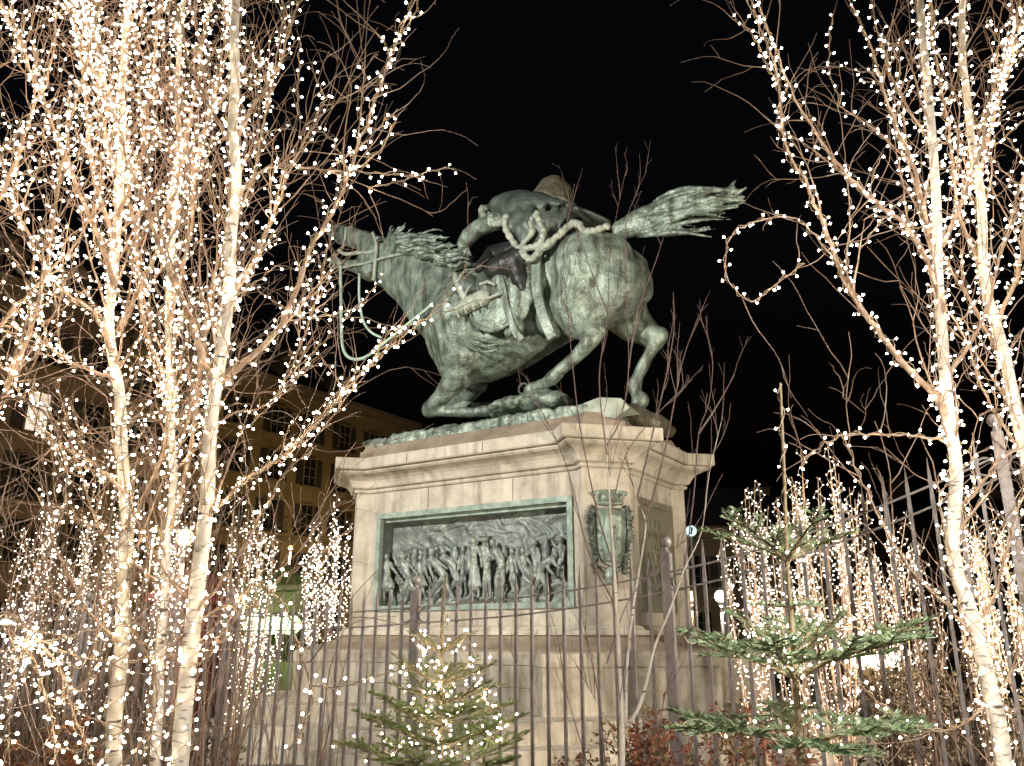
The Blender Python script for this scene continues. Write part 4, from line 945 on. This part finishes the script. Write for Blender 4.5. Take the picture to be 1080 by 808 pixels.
# --- E
lt = LT('warm bulb string on the tan birch at the right edge', 1060, 4.4)
birch('birch_tree', 'tan birch trunk at the right edge behind the white one', [(1125, 830), (1105, 640), (1085, 500), (1067, 405), (1050, 343), (1038, 275), (1031, 208), (1023, 145), (1016, 52), (1018, -40)], 4.4, [
    ([(1050, 343), (1075, 280), (1085, 200), (1100, 120)], 4.4, 4.2, .014, 2), ([(1040, 290), (1010, 220), (1000, 130), (985, 50), (980, -20)], 4.4, 4.6, .013, 2),
    ([(1030, 200), (1050, 120), (1070, 30), (1080, -20)], 4.4, 4.5, .013, 2), ([(1067, 405), (1030, 330), (990, 260), (960, 180), (950, 90)], 4.4, 4.8, .011),
    ([(1080, 480), (1040, 420), (1020, 360), (1000, 330)], 4.4, 4.2, .008)], lt, r=(.040, .018), kids=.7, twigs=.75, dens=.9)
nE = lt.finish()
print('bulbs', nA, nB, nC_, nF, nD, nE)

# --- bare saplings before the fence, no lights
def sapling(label, stems, Y, r0, name='bare_sapling', tw=1., matb='birch'):
    base = at(stems[0][0][0], 830, Y); base.z = 0
    root = empty(name, base, label, 'sapling', 'bare saplings in front of the monument')
    m = MB(); t_ = MB()
    for si, s_ in enumerate(stems):
        pts = s_[0] if isinstance(s_[0], list) else s_
        q = spline([at(x, y, Y+.25*math.sin(si*2.1)*i/len(s_)) for i, (x, y) in enumerate(s_)], 5)
        if si == 0: q = [Vector((q[0].x, q[0].y, 0))]+q
        rr = taper(r0 if si == 0 else r0*(.55 if si < 3 else RN.uniform(.2, .38)), .0012, len(q)-1, .8); (m if si < 3 else t_).tube(q, rr, 7 if si < 3 else 5)
        Lg = plen(q)
        for k in range(int(Lg*5*tw)):
            c, d, i = ptat(q, Lg*RN.uniform(.3, 1))
            if c.z < 1.2: continue
            b = grow(c, d+perp(d)*.6+ZZ*.3, RN.uniform(.12, .5), 7, .15, .09); t_.tube(b, taper(.0026, .0009, 7), 4, cap=False)
            for z in range(3):
                c2, d2, _ = ptat(b, plen(b)*RN.uniform(.2, .9)); t_.tube(grow(c2, d2+perp(d2)*.6, RN.uniform(.02, .1), 3, .1, .05), .001, 3, cap=False)
    m.build('trunk', M[matb], root, smooth=True); t_.build('branches', M['twig_grey'], root)
sapling('young white-stemmed birch with bare upright shoots right of the pedestal relief', [
    [(655, 830), (656, 769), (653, 702), (650, 640), (647, 590), (643, 530), (640, 480), (637, 430)], [(660, 767), (661, 702), (668, 640), (676, 590), (681, 551), (671, 525), (662, 470)], [(660, 767), (673, 748), (683, 715), (691, 681), (708, 640), (722, 600), (740, 560), (748, 500), (762, 440)],
    [(640, 480), (632, 400), (641, 330), (644, 262), (660, 180)], [(640, 470), (655, 440), (663, 388), (660, 301), (661, 232), (682, 180)], [(648, 600), (630, 540), (613, 457), (606, 405), (599, 332), (594, 267), (606, 194)], [(672, 525), (690, 450), (703, 395), (711, 346), (710, 308)],
    [(681, 551), (700, 480), (712, 420), (720, 380), (737, 332)], [(722, 600), (732, 520), (737, 457), (748, 423), (751, 374), (737, 332)], [(737, 457), (755, 430), (775, 395)], [(650, 640), (620, 580), (600, 500), (575, 440), (545, 400)], [(641, 330), (625, 290), (612, 250)], [(663, 388), (672, 330), (690, 280), (700, 250)],
    [(640, 700), (660, 640), (690, 600), (730, 560), (762, 500)], [(645, 540), (660, 480), (690, 440), (730, 400)]], 4.9, .023, tw=.75)
sapling('thin dark shrub stems against the pedestal beside the white sapling', [[(640, 830), (632, 740), (616, 660), (604, 600)], [(628, 830), (600, 740), (585, 660), (560, 610)], [(690, 830), (700, 740), (720, 680), (735, 640)], [(668, 830), (640, 760), (608, 700), (600, 650)], [(598, 830), (560, 730), (540, 690)], [(700, 830), (672, 740), (640, 680)]], 5.3, .006, name='bare_shrub', tw=.8, matb='twig_grey')
# fine birch tips crossing the sky from above left
# --- brushwood hedge of bare stems behind the left birches
def brush(name, label, x0, x1, Y0, Y1, ytop, n, matn='twig'):
    base = at((x0+x1)/2, 700, (Y0+Y1)/2); base.z = 0; root = empty(name, base, label, 'hedge', 'bare hedges along the fence'); m = MB()
    for k in range(n):
        Y = RN.uniform(Y0, Y1); p = at(RN.uniform(x0, x1), 700, Y); p.z = .05; top = at(540, RN.uniform(*ytop), Y).z
        b = grow(p, ZZ+rv(.12), max(.5, top), 11, .12, .075); m.tube(b, taper(RN.uniform(.004, .009), .0012, 11), 4, cap=False)
        for z in range(6):
            c, d, i = ptat(b, plen(b)*RN.uniform(.25, .95)); c3 = grow(c, d+perp(d)*.6, RN.uniform(.2, .6), 6, .2, .1); m.tube(c3, taper(.003, .001, 6), 3, cap=False)
    m.build('stems', M[matn], root)
brush('bare_hedge', 'dense bare brown hedge between the left fence and the birches', -40, 250, 4.9, 6.2, (500, 680), 110)
brush('bare_hedge', 'bare brown shrub stems beside the left end of the pedestal steps', 225, 350, 5.2, 6.6, (590, 720), 18)
brush('bare_hedge', 'bare brown shrub stems behind the right birches', 900, 1110, 4.2, 5.2, (560, 690), 22)

# --- small lit shrubs beyond the fence
def litshrub(label, px, Y, ytop, wpx, n, seedlen=1., dens=1.):
    q = at(px, 700, Y); base = Vector((q.x, q.y, 0)); sc_ = max(1., Y/11); root = empty('ornamental_shrub', base, label, 'shrub', 'upright shrubs covered with tiny lights')
    lt = Lights('fairy_light_string', 'tiny white bulbs on the '+label, base+ZZ*.2, .0052*Y/9+.0010, M['bulb_far'], stem=.006, cable=.002, group='tiny light strings on the upright shrubs')
    m = MB(); top = at(px, ytop, Y).z; w = wpx*Y/900
    for k in range(n):
        a = RN.uniform(0, 6.28); f = math.sqrt(RN.random()); e = Vector((math.cos(a)*f*w/2, math.sin(a)*f*w/2, 0)); h = top*RN.uniform(.82, 1.02)*(1-.2*f)
        P = spline([base+e*.1, base+e*.55+ZZ*(h*.35), base+e*.9+ZZ*(h*.65)+rv(.05), base+e*1.05+ZZ*h+rv(.04)], 5); rr = taper(.014, .002, len(P)-1); m.tube(P, rr, 5)
        lt.wind(P, .02, .06/dens, .22, .02, .25, 1)
        for z in range(3):
            c, d, i = ptat(P, plen(P)*RN.uniform(.4, .85)); b = grow(c, d+perp(d)*.5+ZZ*.3, RN.uniform(.25, .55), 6, .25, .06); m.tube(b, taper(.005, .0015, 6), 4); lt.wind(b, .012, .05/dens, .2, .015)
    m.build('branches', M['limb'], root, smooth=True); return lt.finish(100)
tot = 0
for a in (('narrow lit shrub just left of the pedestal relief', 343, 16.5, 520, 70, 13), ('lit shrub just right of the big left birch trunk', 248, 9.5, 475, 60, 10), ('lit shrub seen between the two left birch trunks', 165, 9.8, 500, 70, 9),
          ('wide lit shrub behind the second birch from the left', 85, 9.0, 470, 110, 16), ('lit shrub at the far left edge', 10, 9.4, 500, 80, 9), ('low lit shrub behind the left fence', 278, 14.0, 620, 50, 7),
          ('slender lit shrub just right of the pedestal', 800, 9.0, 480, 60, 10), ('tallest lit shrub behind the fir top', 878, 8.4, 432, 110, 15), ('lit shrub behind the fir leader, left of the tallest one', 838, 9.6, 480, 70, 11), ('lit shrub behind the right-hand fence bars near the white birch', 950, 8.0, 500, 80, 13),
          ('lit shrub between the white birch and the big fence post', 1035, 7.6, 470, 60, 10), ('lit shrub at the far right edge', 1085, 7.8, 500, 60, 7)):
    tot += litshrub(*a)
print('far bulbs', tot)

# ================================================================== conifers
def conifer(name, label, trunk, Y, whorls, nl, matn, r0, kind, tufts=1.):
    P = spline([at(x, y, Y) for x, y in trunk], 5); base = Vector((P[0].x, P[0].y, 0)); P = [base]+P
    root = empty(name, base, label, 'conifer'); m = MB(); rr = taper(r0, .004, len(P)-1); m.tube(P, rr, 10); m.build('trunk', M['firbark'], root, smooth=True)
    br = MB(); nd = MB(); lines = []
    def needles(q, l, dn, rd):
        Lg = plen(q); n = int(Lg*dn)
        for k in range(n):
            s_ = Lg*(k+RN.random())/n; c, d, i = ptat(q, s_); up = (ZZ-d*d.z); up = up.normalized() if up.length > .1 else perp(d); sd = d.cross(up)
            a = RN.uniform(-1.9, 1.9) if rd else RN.choice((-1, 1))*RN.uniform(.75, 1.75); e = (up*math.cos(a)+sd*math.sin(a)+d*RN.uniform(.5, .9)).normalized(); ll = l*RN.uniform(.75, 1.1)*min(1, .5+(Lg-s_)/.03)
            w = d.cross(e).normalized()*.00105*(l/.022); nd.add([c-w, c+w, c+e*ll*.8+w*.8, c+e*ll, c+e*ll*.8-w*.8], [(0, 1, 2, 3, 4)])
    def shoot(p, d, ln, l, dn, rr0, lvl, upb):
        q = grow(p, d, ln, 7, upb, .035); br.tube(q, taper(rr0, .0016, 7), 5); needles(q, l, dn, kind == 's')
        if lvl > 0:
            n = int(ln/(.055 if kind == 'f' else .035)*tufts)
            for k in range(n):
                t = lerp(.25 if lvl > 1 else .15, .93, (k+.5)/max(n, 1)); c, dd, i = ptat(q, plen(q)*t); side = dd.cross(ZZ).normalized()*(1 if k % 2 else -1)
                sl = ln*(.52 if lvl > 1 else .42)*(1.05-t)*RN.uniform(.8, 1.2)+.03
                shoot(c, dd*.8+side*.75+ZZ*RN.uniform(-.1, .2), sl, l, dn, rr0*.5, lvl-1, upb*.4)
        return q
    for (x, y, ln, el, nb, az0, lvl) in whorls:
        c = at(x, y, Y)
        for k in range(nb):
            az = az0+6.283*k/nb+RN.uniform(-.2, .2); e = R(el+RN.uniform(-6, 6)); d = Vector((math.cos(az)*math.cos(e), math.sin(az)*math.cos(e), math.sin(e)))
            q = shoot(c, d, ln*RN.uniform(.85, 1.1), nl, 340 if kind == 'f' else 700, .0075, lvl, -.045 if kind == 'f' else .03); lines.append(q)
    br.build('branches', M['firbark'], root, smooth=True); nd.build('needles', M[matn], root)
    return P, rr, lines
P, rr, ln_ = conifer('fir_tree', 'blue green fir sapling with layered flat branches in front of the right fence', [(846, 830), (842, 760), (839, 718), (835, 660), (830, 592), (827, 500), (823, 404)], 2.75,
    [(830, 592, .30, 32, 5, .1, 1), (834, 640, .17, 12, 3, 2.6, 0), (839, 716, .45, 27, 6, .05, 2), (844, 788, .46, 20, 6, .4, 2), (838, 700, .26, 38, 3, 1.0, 1)], .030, 'fir', .0125, 'f')
lt = Lights('fairy_light_string', 'warm bulb string spiralling up the leader of the fir and over its branches', (P[0].x, P[0].y, .5), .0050, M['bulb'], stem=.01)
lt.wind(P, rr, .075, .12, .006, .45, 1)
for q in ln_:
    if RN.random() < .5: lt.wind(q, .01, .11, .2, .014, .2)
for k in range(16):
    a, b = RN.choice(ln_), RN.choice(ln_); p1 = ptat(a, plen(a)*RN.uniform(.2, .9))[0]; p2 = ptat(b, plen(b)*RN.uniform(.2, .9))[0]
    if (p1-p2).length < .4: lt.hang(p1, p2, .05, .09)
lt.finish()
wh = []
for i, (y, ln, lvl) in enumerate(((688, .20, 0), (722, .27, 1), (742, .28, 1), (765, .35, 2), (790, .41, 2), (815, .46, 2))): wh.append((466, y, ln, 22-i*2, 6, i*.7, lvl))
P, rr, ln_ = conifer('spruce_tree', 'small green spruce with a thin top in front of the relief panel', [(465, 840), (465, 740), (466, 680), (468, 640), (470, 606)], 3.8, wh, .014, 'spruce', .012, 's', .8)
lt = Lights('fairy_light_string', 'warm bulb string draped over the small spruce below the relief', (P[0].x, P[0].y, .5), .0058, M['bulb'], stem=.01)
lt.wind(P, rr, .09, .14, .006, .3, .93)
for q in ln_:
    if RN.random() < .6: lt.wind(q, .01, .085, .16, .012, .3)
for k in range(16):
    a, b = RN.choice(ln_), RN.choice(ln_); p1 = ptat(a, plen(a)*RN.uniform(.2, .9))[0]; p2 = ptat(b, plen(b)*RN.uniform(.2, .9))[0]
    if (p1-p2).length < .4: lt.hang(p1, p2, .06, .07)
lt.finish()

# ================================================================== leafy shrubs
def leafy(name, label, px0, px1, Y0, Y1, ytop, n, matn, leaf=.045, group='low shrubs in the planting bed'):
    base = at((px0+px1)/2, 760, (Y0+Y1)/2); base.z = 0; root = empty(name, base, label, 'shrub', group); st_ = MB(); lf = MB()
    for k in range(n):
        Y = RN.uniform(Y0, Y1); x = RN.uniform(px0, px1); p = at(x, 760, Y); p.z = .1; e = 1-abs((x-(px0+px1)/2)/((px1-px0)/2))**3*.35
        h = at(540, ytop+RN.uniform(0, 45), Y).z*e; b = grow(p, ZZ+rv(.2), max(.3, h), 8, .1, .08); st_.tube(b, taper(.005, .0015, 8), 4, cap=False)
        for z in range(26):
            c, d, i = ptat(b, plen(b)*RN.uniform(.45, 1)); o = grow(c, d*.4+perp(d)+ZZ*.1, RN.uniform(.06, .16), 3, .0, .1); st_.tube(o, .0012, 3, cap=False)
            for y_ in range(5):
                c2 = ptat(o, plen(o)*RN.uniform(.3, 1))[0]; dd = (rv(.6)+(o[-1]-o[0]).normalized()*1.2-ZZ*.2).normalized(); w = perp(dd)*leaf*.17; ll = leaf*RN.uniform(.6, 1.2)
                nrm = dd.cross(w).normalized()*leaf*.08
                lf.add([c2, c2+dd*ll*.4+w, c2+dd*ll-nrm, c2+dd*ll*.4-w, c2+dd*ll*.45+nrm], [(0, 1, 4), (1, 2, 4), (2, 3, 4), (3, 0, 4)])
    st_.build('stems', M['twig_grey'], root); lf.build('leaves', M[matn], root)
leafy('heavenly_bamboo', 'red leaved shrub at the foot of the white-stemmed sapling', 630, 735, 5.2, 5.9, 757, 24, 'nandina')
leafy('heavenly_bamboo', 'red and orange leaved shrub left of the fir branches', 725, 830, 4.9, 5.8, 750, 22, 'nandina')
leafy('heavenly_bamboo', 'dark reddish shrub in the bottom left corner', -20, 90, 4.3, 5.2, 770, 22, 'nandina')
leafy('evergreen_hedge', 'dark brownish hedge behind the right fence bars', 880, 1100, 5.3, 6.8, 690, 50, 'hedge')
leafy('evergreen_hedge', 'low dark hedge behind the left fence', -20, 250, 7.2, 8.4, 740, 40, 'hedge')
